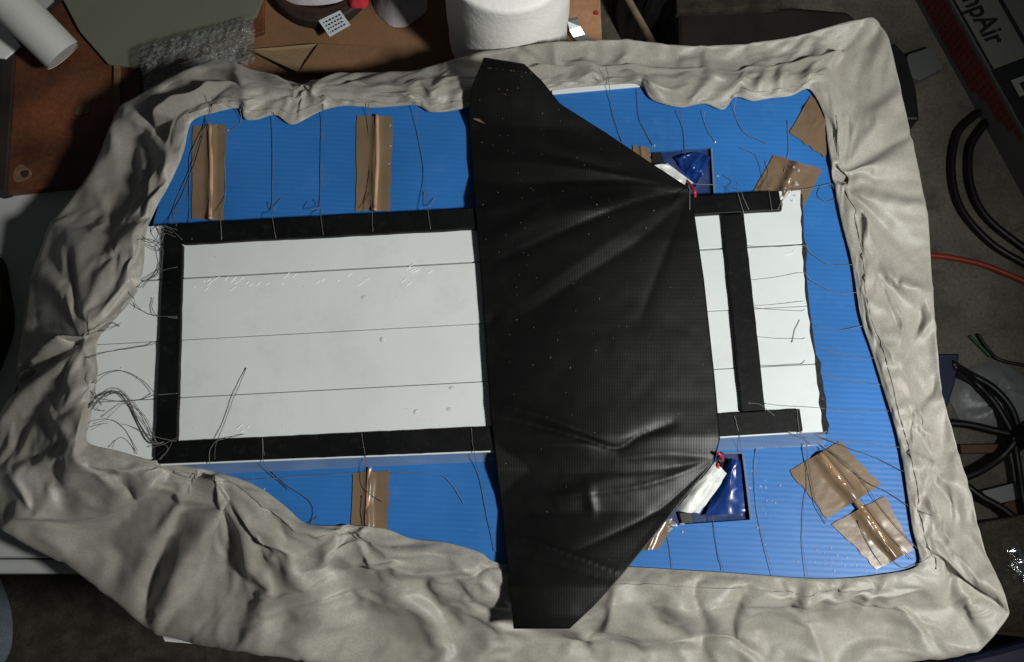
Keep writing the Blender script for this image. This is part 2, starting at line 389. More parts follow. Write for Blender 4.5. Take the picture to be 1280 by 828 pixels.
ridge_wire([(263, 156, .0042), (264, 215, .0042), (263, 262, .0045), (263, 274, .008)], .0029)
tape([(446, 145), (491, 146), (488, 264), (445, 264)], (.55, .52))
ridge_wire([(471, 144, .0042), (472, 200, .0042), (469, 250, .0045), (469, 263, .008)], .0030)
tape([(441, 591), (487, 588), (484, 668), (439, 668)], (.45, .45))
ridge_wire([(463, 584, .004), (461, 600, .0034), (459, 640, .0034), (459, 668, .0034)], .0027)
tape([(987, 166), (1013, 120), (1055, 148), (1031, 197)], (.7, .7), .004, lump=.0015)
tape([(967, 194), (1028, 212), (998, 272), (938, 246)], (.5, .55), .012, .2, lump=.004)
tape([(987, 589), (1050, 551), (1101, 606), (1034, 649)], (.55, .55), .009, .14, lump=.0008)
tape([(1040, 655), (1106, 620), (1142, 688), (1096, 712)], (.5, .55), .008, .14, lump=.0008)
tape([(812, 640), (845, 652), (824, 686), (795, 690)], (.5, .5), .003, z=.002)
tape([(790, 182), (812, 185), (815, 212), (795, 212)], (.5, .5), .003, z=.002)

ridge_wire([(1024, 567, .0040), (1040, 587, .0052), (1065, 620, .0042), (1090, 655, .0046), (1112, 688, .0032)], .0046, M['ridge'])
# ---------- cloth: relax a mesh whose threads are longer than the space they have, so it buckles
def relax(P, excess, wrap, pin, it=120, keep=.03, bend=.35, zmin=None, grow=None):
    P = P.copy(); T = P.copy(); nu, nv = P.shape[:2]
    offs = [(1, 0), (0, 1), (1, 1), (1, -1), (2, 0), (0, 2)]
    def pair(A, du, dv):
        if wrap:
            a = A; b = np.roll(A, -du, 0)
        else:
            a = A[:nu-du] if du else A; b = A[du:]
        if dv > 0: a, b = a[:, :-dv], b[:, dv:]
        elif dv < 0: a, b = a[:, -dv:], b[:, :dv]
        return a, b
    rest = []
    for du, dv in offs:
        a, b = pair(P, du, dv); e0, e1 = pair(excess[..., None], du, dv)
        rest.append(np.linalg.norm(a-b, axis=-1)*(1+.5*(e0+e1)[..., 0]))
    free = (1-pin)[..., None]
    for k in range(it):
        acc = np.zeros_like(P); cnt = np.zeros((nu, nv, 1))
        for (du, dv), r in zip(offs, rest):
            a, b = pair(P, du, dv); d = b-a; l = np.linalg.norm(d, axis=-1)+1e-9
            w = bend if abs(du) == 2 or abs(dv) == 2 else 1.
            c = d*((l-r)/l*.5*w)[..., None]
            ia = np.zeros_like(P)
            s0 = slice(None) if dv == 0 else (slice(None, -dv) if dv > 0 else slice(-dv, None))
            s1 = slice(None) if dv == 0 else (slice(dv, None) if dv > 0 else slice(None, dv))
            if wrap:
                acc[:, s0] += c; cnt[:, s0] += w
                t = np.zeros_like(P); t[:, s1] = np.roll(c, du, 0) if du else c; acc -= t
                cnt[:, s1] += w
            else:
                acc[:nu-du if du else nu, s0] += c; cnt[:nu-du if du else nu, s0] += w
                acc[du:, s1] -= c; cnt[du:, s1] += w
        P += acc/np.maximum(cnt, 1e-6)*1.6*free
        P += (T-P)*keep*free
        if zmin is not None: P[..., 2] = np.maximum(P[..., 2], zmin)
    return P
def fold_disp(px, py, folds):
    """ridges (kind 0 round, 1 sharp) and overlaps (kind 2: one side stands above the other) along lines"""
    D = np.zeros_like(px)
    for a, w, sh, pts in folds:
        best = np.full(px.shape, 1e9); sg = np.zeros_like(px)
        P = spline(pts, max(3, 6*len(pts))) if len(pts) > 2 else np.array(pts, float)
        m = len(P)-1; tt = np.zeros_like(px)
        for i in range(m):
            ax, ay = P[i]; bx, by = P[i+1]; dx, dy = bx-ax, by-ay; L = dx*dx+dy*dy+1e-9
            t = np.clip(((px-ax)*dx+(py-ay)*dy)/L, 0, 1)
            d = np.hypot(px-ax-t*dx, py-ay-t*dy); cr = (dx*(py-ay)-dy*(px-ax))/math.sqrt(L)
            u = d < best; best = np.where(u, d, best); tt = np.where(u, (i+t)/m, tt); sg = np.where(u, cr, sg)
        taper = .35+.65*np.sin(np.pi*np.clip(tt, .02, .98))**.6
        if sh == 2: D += a*taper*np.tanh(sg/2.2)*np.exp(-best/w)
        else: D += a*taper*(np.exp(-best/w) if sh else np.exp(-(best/w)**2))
    return D

# ---------- skirt
SK = [  # inner px, outer px, crest height, crest place, outer height
 ((240,152),(150,130),0.026,0.25,-0.060), ((300,136),(265,72),0.028,0.32,-0.035), ((365,157),(375,104),0.028,0.32,-0.035), ((430,133),(430,90),0.028,0.32,-0.035),
 ((520,132),(515,88),0.028,0.32,-0.035), ((585,136),(590,66),0.028,0.32,-0.035), ((690,114),(690,51),0.030,0.35,-0.005), ((798,106),(785,47),0.030,0.35,-0.005),
 ((850,135),(860,55),0.030,0.35,-0.005), ((905,138),(930,53),0.030,0.35,-0.005), ((960,124),(1000,42),0.030,0.35,-0.005), ((1012,112),(1092,18),0.032,0.32,-0.004),
 ((1030,145),(1112,45),0.032,0.32,-0.004), ((1037,200),(1140,160),0.032,0.32,-0.004), ((1050,270),(1163,265),0.032,0.32,-0.004), ((1075,395),(1170,390),0.032,0.32,-0.004),
 ((1105,490),(1180,490),0.032,0.32,-0.004), ((1130,590),(1208,590),0.032,0.32,-0.004), ((1140,660),(1235,690),0.032,0.32,-0.004), ((1148,706),(1266,768),0.032,0.32,-0.004),
 ((1100,718),(1225,816),0.032,0.30,-0.020), ((1000,722),(1050,842),0.034,0.32,-0.055), ((900,715),(900,850),0.034,0.32,-0.055), ((780,708),(760,850),0.034,0.32,-0.055),
 ((632,705),(600,845),0.034,0.32,-0.055), ((515,673),(420,832),0.034,0.32,-0.055), ((385,655),(300,816),0.034,0.32,-0.055), ((300,598),(238,804),0.032,0.25,-0.100),
 ((250,585),(187,792),0.032,0.25,-0.100), ((190,575),(88,712),0.032,0.25,-0.100), ((110,553),(-2,662),0.028,0.16,-0.075), ((118,495),(-14,556),0.028,0.16,-0.075),
 ((125,420),(14,478),0.028,0.16,-0.075), ((172,365),(34,350),0.028,0.16,-0.075), ((182,295),(62,277),0.028,0.16,-0.075), ((215,225),(112,214),0.028,0.16,-0.075)]
inner_detail = [(240,152),(270,141),(300,136),(306,150),(322,150),(345,144),(365,157),(400,140),(430,133),(470,135),(520,132),(540,141),(585,136),(690,114),(745,108),(798,106),
 (815,125),(850,135),(880,130),(905,138),(918,121),(940,127),(960,124),(990,120),(1012,112),(1030,145),(1037,200),(1050,270),(1065,330),(1075,395),(1090,440),(1105,490),(1120,540),(1130,590),(1140,660),(1148,706),
 (1100,718),(1050,723),(1000,722),(940,718),(900,715),(850,712),(780,708),(632,705),(600,690),(560,678),(515,673),(480,660),(440,657),(385,655),(360,635),(330,612),(300,598),(275,591),(250,585),(190,575),(150,564),(110,553),
 (113,525),(118,495),(123,465),(120,442),(125,420),(150,393),(172,365),(180,330),(182,295),(195,262),(215,225),(230,190)]
def closed_interp(P, u, smooth=True):
    P = np.array(P, float); n = len(P); i = np.floor(u).astype(int) % n; t = (u-np.floor(u))[:, None]
    if not smooth: return P[i]*(1-t)+P[(i+1) % n]*t
    a, b, c, d = P[(i-1) % n], P[i], P[(i+1) % n], P[(i+2) % n]
    return .5*((2*b)+(c-a)*t+(2*a-5*b+4*c-d)*t*t+(3*b-a-3*c+d)*t**3)*.8+.2*(b*(1-t)+c*t)
NU, NV, NT = 500, 38, 8
nS = len(SK)
# stations spread evenly along the outer edge
op = np.array([s[1] for s in SK], float); seg = np.linalg.norm(np.roll(op, -1, 0)-op, axis=1)
ip = np.array([s[0] for s in SK], float); seg = .6*seg+.6*np.linalg.norm(np.roll(ip, -1, 0)-ip, axis=1)+8
cum = np.concatenate([[0], np.cumsum(seg)]); uu = np.interp(np.linspace(0, cum[-1], NU, endpoint=False), cum, np.arange(nS+1))
outer = .35*closed_interp([s[1] for s in SK], uu)+.65*closed_interp([s[1] for s in SK], uu, False); prof = closed_interp([s[2:] for s in SK], uu)
# detailed inner edge: detail points indexed by station parameter
ipar = []; k = 0
sidx = {tuple(s[0]): i for i, s in enumerate(SK)}
known = [(j, sidx[p]) for j, p in enumerate(inner_detail) if p in sidx]
known.append((len(inner_detail), nS))
jj = np.interp(uu, [b for a, b in known], [a for a, b in known])
inner = closed_interp(inner_detail, jj)
V = np.linspace(0, 1, NV)[None, :]
PX = inner[:, :1]*(1-V)+outer[:, :1]*V; PY = inner[:, 1:]*(1-V)+outer[:, 1:]*V
hcst, pc, zo = prof[:, :1]*.60, prof[:, 1:2], prof[:, 2:3]
zi = .0055
up = np.clip(V/pc, 0, 1); dn = np.clip((V-pc)/(1-pc), 0, 1)
Z = np.where(V < pc, zi+(hcst-zi)*(.5-.5*np.cos(np.pi*np.clip((up-.12)/.88, 0, 1)))**.85, hcst+(zo-hcst)*(.72*dn**1.15+.28*(1-np.sqrt(np.maximum(0, 1-dn**4.)))))
# over the bow the skirt also has to clear the deck planks
over = np.clip((215-PX)/30, 0, 1)*np.clip((PY-275)/15, 0, 1)*np.clip((600-PY)/15, 0, 1)
Z = Z+over*.014*np.clip((PX-40)/90, 0, 1)
FOLDS = [  # height, width px, sharp, line
 # lower left
 (-.024, 18, 2, [(262,602),(228,650),(200,700),(184,745),(186,790)]), (-.010, 5, 1, [(215,670),(192,715),(184,750),(186,790)]), (.016, 12, 0, [(280,600),(252,640),(222,690),(212,720)]), (.016, 24, 0, [(330,650),(290,720),(230,770)]),
 (-.010, 14, 2, [(28,654),(100,662),(160,640),(205,600)]), (.010, 14, 0, [(60,630),(120,640),(175,612)]), (.010, 12, 2, [(-5,588),(40,575),(88,556)]), (.012, 7, 1, [(14,600),(20,650)]),
 (.007, 10, 2, [(118,598),(160,584),(210,580)]), (-.012, 12, 0, [(60,610),(70,640)]), (.010, 10, 1, [(88,570),(130,620)]), (-.010, 9, 1, [(130,590),(150,625),(145,660)]), 
 (-.008, 12, 1, [(70,680),(120,690),(185,690)]), (-.010, 8, 1, [(335,612),(345,660),(378,738)]), (.012, 14, 1, [(362,640),(400,690),(388,735)]), (.006, 10, 2, [(385,658),(430,672),(500,674)]),
 (.008, 8, 1, [(545,690),(480,700),(430,712)]), (-.010, 18, 2, [(215,796),(285,783),(400,756),(520,728),(585,716)]), (.012, 22, 0, [(400,735),(520,705)]), (.014, 14, 1, [(555,688),(602,722),(632,752)]),
 (-.010, 14, 1, [(530,735),(560,800),(575,830)]), (.008, 25, 0, [(320,790),(480,780),(600,790)]), (-.008, 7, 1, [(440,668),(420,700),(450,705)]), (-.012, 9, 1, [(585,700),(620,735),(640,770)]),
 (.010, 10, 1, [(300,640),(330,700),(320,740)]), (-.009, 9, 1, [(250,690),(280,740),(340,760)]),
 # bottom right of the black sheet
 (-.010, 8, 1, [(970,728),(1010,782)]), (-.010, 8, 1, [(1052,728),(1016,784)]), (.010, 16, 0, [(1010,730),(1012,765)]), (.012, 12, 1, [(770,735),(760,790),(725,812)]),
 (-.010, 10, 1, [(740,795),(850,812),(960,800)]), (.010, 18, 0, [(830,760),(900,770)]), (-.009, 9, 1, [(930,745),(920,800),(960,830)]), (-.010, 10, 1, [(1035,780),(1100,745),(1165,735)]),
 (.010, 10, 1, [(1080,790),(1130,770),(1178,812)]), (-.010, 8, 1, [(1140,760),(1180,815)]), (-.016, 10, 1, [(1160,690),(1185,715),(1195,760)]), (-.008, 14, 2, [(1158,625),(1180,665),(1215,710),(1262,760)]), (.008, 8, 1, [(1158,625),(1180,665),(1215,710),(1262,760)]),
 (-.012, 9, 1, [(1185,720),(1230,745),(1258,765)]), (.010, 7, 1, [(1222,750),(1238,800)]), (-.010, 8, 1, [(870,745),(885,790),(880,830)]), (.009, 10, 1, [(1110,725),(1090,760)]),
 # right
 (-.010, 9, 1, [(1072,90),(1066,170),(1062,250)]), (.008, 14, 0, [(1095,120),(1105,230)]), (.008, 10, 2, [(1050,222),(1100,240),(1160,254)]), (.012, 8, 1, [(1056,262),(1082,268),(1092,290)]),
 (.014, 9, 1, [(1110,342),(1140,356),(1168,366)]), (-.014, 11, 1, [(1085,300),(1100,340),(1112,380),(1128,412)]), (.010, 7, 1, [(1115,385),(1132,400),(1128,430)]), (-.012, 9, 1, [(1152,378),(1150,420),(1128,460)]),
 (.010, 7, 1, [(1140,440),(1165,400)]), (.012, 8, 1, [(1138,505),(1160,520),(1166,560)]), (-.012, 9, 1, [(1120,480),(1140,520),(1138,560)]), (-.010, 8, 1, [(1172,470),(1165,490),(1140,515)]),
 (.010, 9, 1, [(1150,570),(1195,600),(1205,650)]), (-.012, 9, 1, [(1160,560),(1165,600),(1150,640)]), (-.010, 9, 1, [(1190,610),(1200,650),(1180,670)]), (-.007, 6, 1, [(1060,300),(1085,420),(1110,500)]),
 # top right: gathers
 (.012, 6, 1, [(946,118),(958,88),(992,50)]), (.012, 6, 1, [(975,112),(980,80),(1010,48)]), (-.012, 6, 1, [(960,112),(972,80),(1000,50)]), (.012, 7, 1, [(1008,104),(1020,70),(1045,35)]),
 (-.014, 7, 1, [(992,112),(1008,75),(1030,40)]), (.012, 10, 1, [(1018,98),(1062,50)]), (-.013, 8, 1, [(1030,90),(1072,40),(1080,22)]), (-.010, 6, 1, [(1070,60),(1108,36)]),
 (.012, 6, 1, [(925,118),(935,95),(975,62)]), (-.014, 8, 1, [(905,130),(930,105),(950,92)]), (-.008, 10, 1, [(800,60),(850,85),(920,110)]), (.010, 10, 1, [(770,50),(790,85),(830,120)]),
 (.012, 12, 0, [(700,60),(760,75)]), (-.010, 10, 1, [(600,70),(660,66),(700,110)]), (-.010, 8, 1, [(740,104),(765,85),(800,92)]), (.008, 6, 1, [(860,130),(900,90)]), (-.007, 7, 1, [(880,70),(870,110)]),
 # top left
 (.014, 9, 1, [(290,74),(300,100),(306,132)]), (-.012, 9, 1, [(245,78),(255,100),(262,122)]), (-.012, 10, 1, [(318,82),(330,110),(322,145)]), (.012, 12, 1, [(340,90),(335,110),(350,125)]),
 (-.010, 9, 1, [(375,106),(385,125),(400,138)]), (.011, 9, 1, [(400,106),(410,115),(405,135)]), (.010, 8, 1, [(495,92),(505,110),(520,128)]), (-.010, 9, 1, [(455,86),(450,105),(440,128)]),
 (.010, 7, 1, [(545,100),(535,120)]), (-.009, 7, 1, [(525,90),(527,125)]), (-.009, 7, 1, [(560,85),(558,130)]), (-.008, 6, 1, [(130,155),(170,134),(205,125),(238,128)]),
 (-.012, 12, 0, [(205,90),(215,115)]), (.010, 12, 1, [(180,125),(170,150),(195,180)]), (-.010, 10, 1, [(195,135),(205,165),(215,195)]), (.012, 14, 0, [(150,170),(165,210)]),
 (-.010, 9, 1, [(110,230),(160,225),(205,228)]), (.010, 9, 1, [(105,215),(118,270)]), (-.010, 10, 1, [(170,190),(180,215),(205,240)]),
 # left
 (-.020, 16, 2, [(-10,500),(40,462),(80,432),(122,410)]), (-.016, 4, 1, [(-10,500),(40,462),(80,432),(122,410)]), (.014, 10, 0, [(10,462),(60,428),(110,398)]), (.009, 14, 2, [(50,274),(100,286),(160,300)]), (.010, 12, 1, [(105,320),(140,300),(180,300)]),
 (.010, 10, 1, [(112,335),(150,345),(175,350)]), (-.010, 14, 1, [(120,370),(118,410)]), (.010, 16, 0, [(60,330),(65,390)]), (-.010, 12, 1, [(35,330),(45,400),(40,440)]), (-.008, 12, 1, [(85,310),(95,380),(90,415)]),
 (.010, 10, 1, [(60,500),(90,490),(115,470)]), (-.009, 9, 1, [(20,530),(70,520),(110,500)]), (.010, 8, 1, [(88,545),(60,520),(50,500)]), (.008, 8, 1, [(95,545),(105,510)])]
D = fold_disp(PX, PY, FOLDS)
edge = np.clip(V/.10, 0, 1)*np.clip((1-V)/.12, .25, 1)
Z = Z+D*np.where((PX > 880) & (PY < 140), .6, 1.3)*edge
P = at_np(PX, PY, Z)
# tuck rows: down the outer side and back under
inw = at_np(inner[:, 0], inner[:, 1], np.zeros(NU))-at_np(outer[:, 0], outer[:, 1], np.zeros(NU)); inw[:, 2] = 0
inw /= np.linalg.norm(inw, axis=1)[:, None]+1e-9
rows = []; last = P[:, -1]
for k in range(1, NT+1):
    t = k/NT; q = last.copy()
    q[:, 2] = last[:, 2]*(1-t)+(ZT+.006)*t
    q[:, :2] += inw[:, :2]*(.055*t**1.3)
    rows.append(q[:, None])
P = np.concatenate([P]+rows, 1); NVT = NV+NT
ul0 = np.linspace(0, 3.2, NU); vl0 = np.linspace(0, .2, NVT)
uvs = [(ul0[i], vl0[j]) for i in range(NU) for j in range(NVT)]
skirt = mk('skirt', P.reshape(-1, 3).tolist(), grid_faces(NU, NVT, True), M['skirt'], hc, smooth=True, uv=uvs)
# let the fabric settle: it is cut a little too large, so it buckles between its stitched edges
vg = skirt.vertex_groups.new(name='pin')
for j, w in ((0, 1.), (1, .6), (NV-1, .8), (NVT-1, 1.)): vg.add([i*NVT+j for i in range(NU)], w, 'REPLACE')
cm = skirt.modifiers.new('settle', 'CLOTH'); c = cm.settings
c.quality = 5; c.mass = .15; c.tension_stiffness = 20; c.compression_stiffness = 20; c.shear_stiffness = 5; c.bending_stiffness = .2
c.tension_damping = 10; c.compression_damping = 10; c.shear_damping = 10; c.bending_damping = 1; c.air_damping = 3
c.vertex_group_mass = 'pin'; c.pin_stiffness = 1; c.shrink_min = -.045; c.shrink_max = -.045; c.effector_weights.gravity = .12
cm.collision_settings.distance_min = .003; cm.collision_settings.use_self_collision = False
bodies = [o for o in bpy.data.objects if o.name.split('.')[0] in ('hull_sheet', 'plank')]
for o in bodies: o.modifiers.new('col', 'COLLISION'); o.collision.thickness_outer = .004
S.frame_start = 1; S.frame_end = 60
for fr in range(1, 30): S.frame_set(fr)
ev = skirt.evaluated_get(bpy.context.evaluated_depsgraph_get())
co = np.zeros(NU*NVT*3); ev.data.vertices.foreach_get('co', co)
skirt.modifiers.clear(); skirt.vertex_groups.clear()
for o in bodies: o.modifiers.clear()
S.frame_set(1); S.frame_end = 1
P = co.reshape(NU, NVT, 3)
P[:, :NV, 2] += .0007*facet(P[:, :NV, 0]*45, P[:, :NV, 1]*45, 12)+.0003*facet(P[:, :NV, 0]*110, P[:, :NV, 1]*110, 13)
def to_px(Q):
    d = Q-np.array(CAM); f_ = d[..., 1]*_s-d[..., 2]*_c; u_ = d[..., 1]*_c+d[..., 2]*_s
    return 640+F*d[..., 0]/f_, 414-F*u_/f_
qx, qy = to_px(P[:, :NV])
wx_, wy_ = 4*vnoise(qx*.03, qy*.03, 17), 4*vnoise(qx*.03, qy*.03, 19)
kk = [(a*.42, 7, 2, p) for a, w, k, p in FOLDS if k == 2]+[(a*.26, 4.5, 1, p) for a, w, k, p in FOLDS if k == 1]
kk = [q for q in kk if q[3][0] != (-10, 500)]+[(-.034, 5.5, 0, [(-12,502),(25,474),(60,448),(92,426)]), (-.016, 3.5, 1, [(212,680),(192,715),(184,750),(186,788)])]
P[:, :NV, 2] += fold_disp(qx+wx_, qy+wy_, kk)*np.clip(np.linspace(0, 1, NV)/.08, 0, 1)[None, :]
zfloor = np.where(np.arange(NVT)[None, :] < np.where(uu < 11, 24, 12)[:, None], .0030, ZT+.003)
P[..., 2] = np.maximum(P[..., 2], zfloor)
skirt.data.vertices.foreach_set('co', P.reshape(-1)); skirt.data.update()
so = skirt.modifiers.new('cloth', 'SOLIDIFY'); so.thickness = .0009; so.offset = -1
sb = skirt.modifiers.new('smooth', 'SUBSURF'); sb.levels = 1; sb.render_levels = 1
# stitched hem seams on the skirt, running along rows of the cloth
def seam(i0, i1, j, name='hem_seam', mat='seam', lift=.0006, r=.0006):
    pts = []
    for i in range(i0, i1):
        q = P[i % NU, j].copy(); q[2] += lift+(.0007 if i % 2 else -.0006); pts.append(q)
    v, f = tube_data(pts, r, 5); return mk(name, v, f, M[mat], skirt, smooth=True)
def u_at(st): return int(np.searchsorted(uu, st))
seam(u_at(20.2), u_at(23.9), 6); seam(u_at(0.2), u_at(5.2), 6); seam(u_at(12.2), u_at(19), 6); seam(u_at(25), u_at(29), 4); seam(u_at(9), u_at(11), 5)

# ---------- threads lacing the deck to the skirt
def thread(pts, pale=False, r=None, wob=.0004, knot=1.6):
    pts = [(x, y, z if z < .003 else z*.452) for x, y, z in pts]
    return cord('thread', pts, r or (.00044 if not pale else .00038), M['thread_pale' if pale else 'thread'], hc, sides=5, wob=wob, n=max(14, 12*len(pts)), knot=knot)
zs, zd, zh, ze = .0422, .0265, .0022, .020
# top side
thread([(345,298,zs),(340,270,zs),(340,258,zh),(341,200,zh),(342,150,.012),(342,140,.03)])
thread([(404,294,zs),(401,270,zs),(400,255,zh),(401,205,zh),(404,150,.012),(404,130,.03)])
thread([(466,290,zs),(465,268,zs),(462,205,.004),(460,150,.01),(461,130,.03)])
thread([(538,287,zs),(535,262,zs),(530,215,zh),(522,160,.01),(519,128,.03)])
thread([(240,300,zs),(237,270,zh),(237,220,zh),(239,190,zh),(262,150,.02)])
thread([(221,283,zs),(216,262,zh),(236,215,zh),(250,175,.006),(264,138,.024),(265,120,.04)])
thread([(212,288,zs),(225,250,zh),(243,205,.006),(263,150,.02)])
thread([(277,300,zs),(276,272,zs),(282,240,zh),(280,190,.004)], True)
thread([(300,136,.03),(301,152,.004),(290,162,.004),(280,164,.004),(272,158,.006)], True)
thread([(335,252,zh),(342,262,.02),(348,252,zh),(352,248,zh)], True); thread([(392,250,zh),(400,258,.02),(388,262,.03),(385,252,zh)], True); thread([(530,240,zh),(536,258,.02),(544,248,zh)], True)
thread([(460,262,.043),(463,245,.014),(458,240,.006),(461,255,.03)], True)
thread([(778,178,zh),(768,150,zh),(763,120,.012),(760,95,.04),(757,82,.045)])
thread([(816,182,.004),(800,150,zh),(797,125,zh),(801,110,.02)])
thread([(865,206,-.005),(857,195,.003),(855,165,zh),(850,138,.02)])
thread([(894,178,.003),(886,165,zh),(880,150,zh),(882,138,.02)], True)
thread([(920,122,.03),(918,140,.004),(930,165,zh),(960,180,zh)], True)
thread([(930,268,zs),(922,240,.046),(920,228,.02),(904,220,.004)], True); thread([(936,262,zs),(930,250,.045),(924,238,.044),(900,232,.012),(862,230,.03)], True)
thread([(965,264,zs),(962,245,.046),(958,225,.02),(945,195,zh),(925,185,zh)], True); thread([(972,262,.044),(980,248,.04),(992,238,.04),(1012,236,.02),(1040,230,.012)], True)
thread([(1040,230,.012),(1045,246,.004),(1032,252,.003),(1022,244,.003),(1026,232,.006)]); thread([(960,238,.044),(964,220,.02),(958,200,.008)], True)
thread([(985,150,zh),(986,190,zh),(980,215,.01)], True)
# right side: over the stern
def stern(y0, y1, y2, x2, y3):
    thread([(933,y0-1,.034),(940,y0,zd),(970,(y0+y1)/2+1,zd),(1000,y1,zd),(1008,y1+2,.02),(1016,y2,zh),(x2-30,(y2+y3)/2+6,zh),(x2,y3,.012)], True, knot=0)
stern(308,307,318,1066,331); stern(350,341,352,1074,366); stern(382,377,405,1078,408); stern(384,389,430,1095,448); stern(420,424,462,1100,481); stern(457,455,540,1128,560)
thread([(955,504,zd),(975,507,zd),(1022,510,zd),(1040,512,.006),(1100,514,zh),(1122,512,.01)], True)
thread([(935,504,zs),(950,506,zs),(968,520,zs)], True); thread([(990,428,zd),(994,412,zd),(1000,400,zd)], True)
thread([(918,520,zs),(922,535,zs),(925,548,.03),(926,565,.01)], True); thread([(996,512,zs),(998,530,zs),(1000,541,zs),(1012,552,.02),(1020,560,.012)], True)
thread([(1003,541,.03),(985,540,.044),(1000,546,.03),(1015,548,.02)], True)
# lower right fan over the tape
thread([(1030,548,.02),(1060,560,.006),(1100,575,zh),(1140,595,.012)]); thread([(1035,560,.02),(1080,600,.012),(1110,616,zh),(1140,635,.012),(1165,645,.05)])
thread([(1030,556,.02),(1070,590,.014),(1105,640,.010),(1150,690,.012)]); thread([(1028,560,.02),(1060,600,.016),(1095,650,.012),(1140,700,.01)])
thread([(1008,555,.02),(1012,590,.012),(1020,630,.01),(1032,655,.004)]); thread([(1008,556,.02),(1009,600,.008),(1004,640,zh),(1003,680,zh),(1010,722,.012)], True)
thread([(1110,680,.01),(1114,698,.004),(1130,710,.006),(1150,704,.014),(1163,695,.05)], True); thread([(1072,650,.01),(1085,680,.008),(1102,708,.004)])
thread([(945,560,.004),(943,600,zh),(950,660,zh),(968,722,.012)], True); thread([(880,583,.03),(886,620,-.004),(892,655,.004),(897,690,zh),(905,714,.01)])
thread([(832,655,zh),(838,690,zh),(842,712,.01)], True)
# bottom side
thread([(328,548,zs),(329,575,.043),(338,592,.012),(350,603,zh),(362,613,.01)]); thread([(452,541,zs),(455,562,.043),(458,578,.03),(456,610,.016),(478,628,.009)])
thread([(340,590,.01),(356,605,zh),(385,625,zh),(392,640,zh),(390,655,.01)]); thread([(388,655,.012),(395,648,zh),(397,646,zh)])
thread([(589,535,zs),(592,562,.043),(598,590,.008),(608,640,zh),(620,690,.01)]); thread([(455,620,.014),(452,640,.009),(454,656,.01)])
thread([(262,594,.03),(300,600,.01),(345,598,zh),(440,592,zh),(530,592,zh),(560,600,zh),(580,630,zh)], True)
# left side tangle
thread([(110,448,.06),(135,440,zd),(160,436,.034),(185,432,.034),(196,428,zs)], wob=.0004)
thread([(222,288,zs),(200,282,.05),(189,290,zd),(200,304,zd),(205,292,.04),(197,280,.05)]); thread([(228,300,zs),(215,288,.046),(205,280,.04)])
thread([(199,310,.043),(200,330,.035),(190,345,zd),(178,360,.06)]); thread([(222,334,zs),(205,338,.044),(190,345,.04),(175,360,.06)]); thread([(176,300,.07),(190,300,.05),(203,312,.04),(200,340,.034),(185,350,zd)])
thread([(222,396,zs),(198,395,.044),(190,385,.034),(192,372,.034)]); thread([(198,396,.044),(180,390,zd),(168,380,.05)]); thread([(150,408,zd),(140,404,.05),(128,415,.06)])
thread([(165,365,.06),(168,385,zd),(150,405,zd),(128,415,.06)], True)
thread([(118,480,.06),(135,467,.036),(155,464,.036),(178,476,.036),(194,492,.042)]); thread([(194,493,.043),(175,500,zd),(150,502,zd),(120,498,.06)])
for k in range(2): thread([(115,508+3*k,.06),(130,494+2*k,.045),(150,490+2*k,.045),(162,502+2*k,.038),(172,525+2*k,.034),(190,552+2*k,.045),(205,553,zs)], r=.00065)
thread([(118,490,.06),(126,505,zd),(130,514,zd),(122,512,.05)]); thread([(114,538,.06),(130,530,zd),(160,532,zd),(190,545,.045),(220,552,zs)], True)
thread([(116,530,.06),(140,525,.036),(158,540,zd),(172,565,.034)], True); thread([(140,560,.04),(145,550,zd),(155,548,zd),(165,558,zd),(172,568,.034)], True)
thread([(190,560,.044),(205,555,zs),(224,546,zs)]); thread([(193,552,.044),(210,560,zs),(198,575,.04)]); thread([(200,575,.04),(212,560,zs),(215,552,zs)])
thread([(308,460,zd),(302,475,.033),(292,498,.036),(280,530,.034),(270,556,.043),(268,575,.043)]); thread([(262,580,.04),(262,565,.044),(270,552,.044),(285,548,.036),(305,543,.032)], True)
thread([(222,398,zs),(210,397,zs)], True); thread([(222,492,zs),(197,494,zs)], True)
thread([(452,542,zs),(454,560,zs)], True); thread([(328,548,zs),(330,570,zs)], True)
for q in range(3):
    x0, y0 = 120+random.uniform(0, 20), 505+q*9; thread([(x0-6,y0,.05),(x0+18,y0-14-random.uniform(0, 10),.036),(x0+40,y0-4,.034),(x0+52+random.uniform(0, 10),y0+22,.034),(196,553+q,.042)], True)
    x0, y0 = 186+random.uniform(0, 8), 288+q*5; thread([(x0-8,y0+8,.05),(x0+4,y0+16,.034),(x0+14,y0+6,.036),(x0+12,y0-6,.04),(x0+26,y0-2,.043)], True)
# a few beads and smears of clear glue
gv = []; gf = []
def bead(px, py, z, r, st=1.0):
    c = at(px, py, z); k0 = len(gv); a0 = random.random()*6
    for i in range(4):
        ph = i/3*math.pi/2
        for j in range(7):
            t = j/7*2*math.pi+a0; rr = r*math.cos(ph)*(1+.25*math.sin(2*t+a0))
            gv.append(c+Vector((math.cos(t)*rr*st, math.sin(t)*rr, r*.7*math.sin(ph))))
    for i in range(3):
        for j in range(7):
            gf.append((k0+i*7+j, k0+i*7+(j+1) % 7, k0+(i+1)*7+(j+1) % 7, k0+(i+1)*7+j))
for _ in range(26): bead(random.gauss(1045, 30), random.gauss(695, 14), .0005, random.uniform(.0006, .0016))
for _ in range(16): bead(random.gauss(955, 12), random.gauss(625, 22), .0005, random.uniform(.0006, .0017))
for _ in range(14): bead(random.gauss(1080, 35), random.gauss(570, 25), .0005, random.uniform(.0005, .001))
for p in [(894,178),(897,220),(818,182),(853,665),(950,608),(947,660),(937,610),(285,163),(488,157),(488,183),(486,205),(330,612)]: bead(*p, .001, .0018)
for _ in range(14): bead(random.gauss(838, 7), random.gauss(656, 3), .003, random.uniform(.001, .002), 1.6)
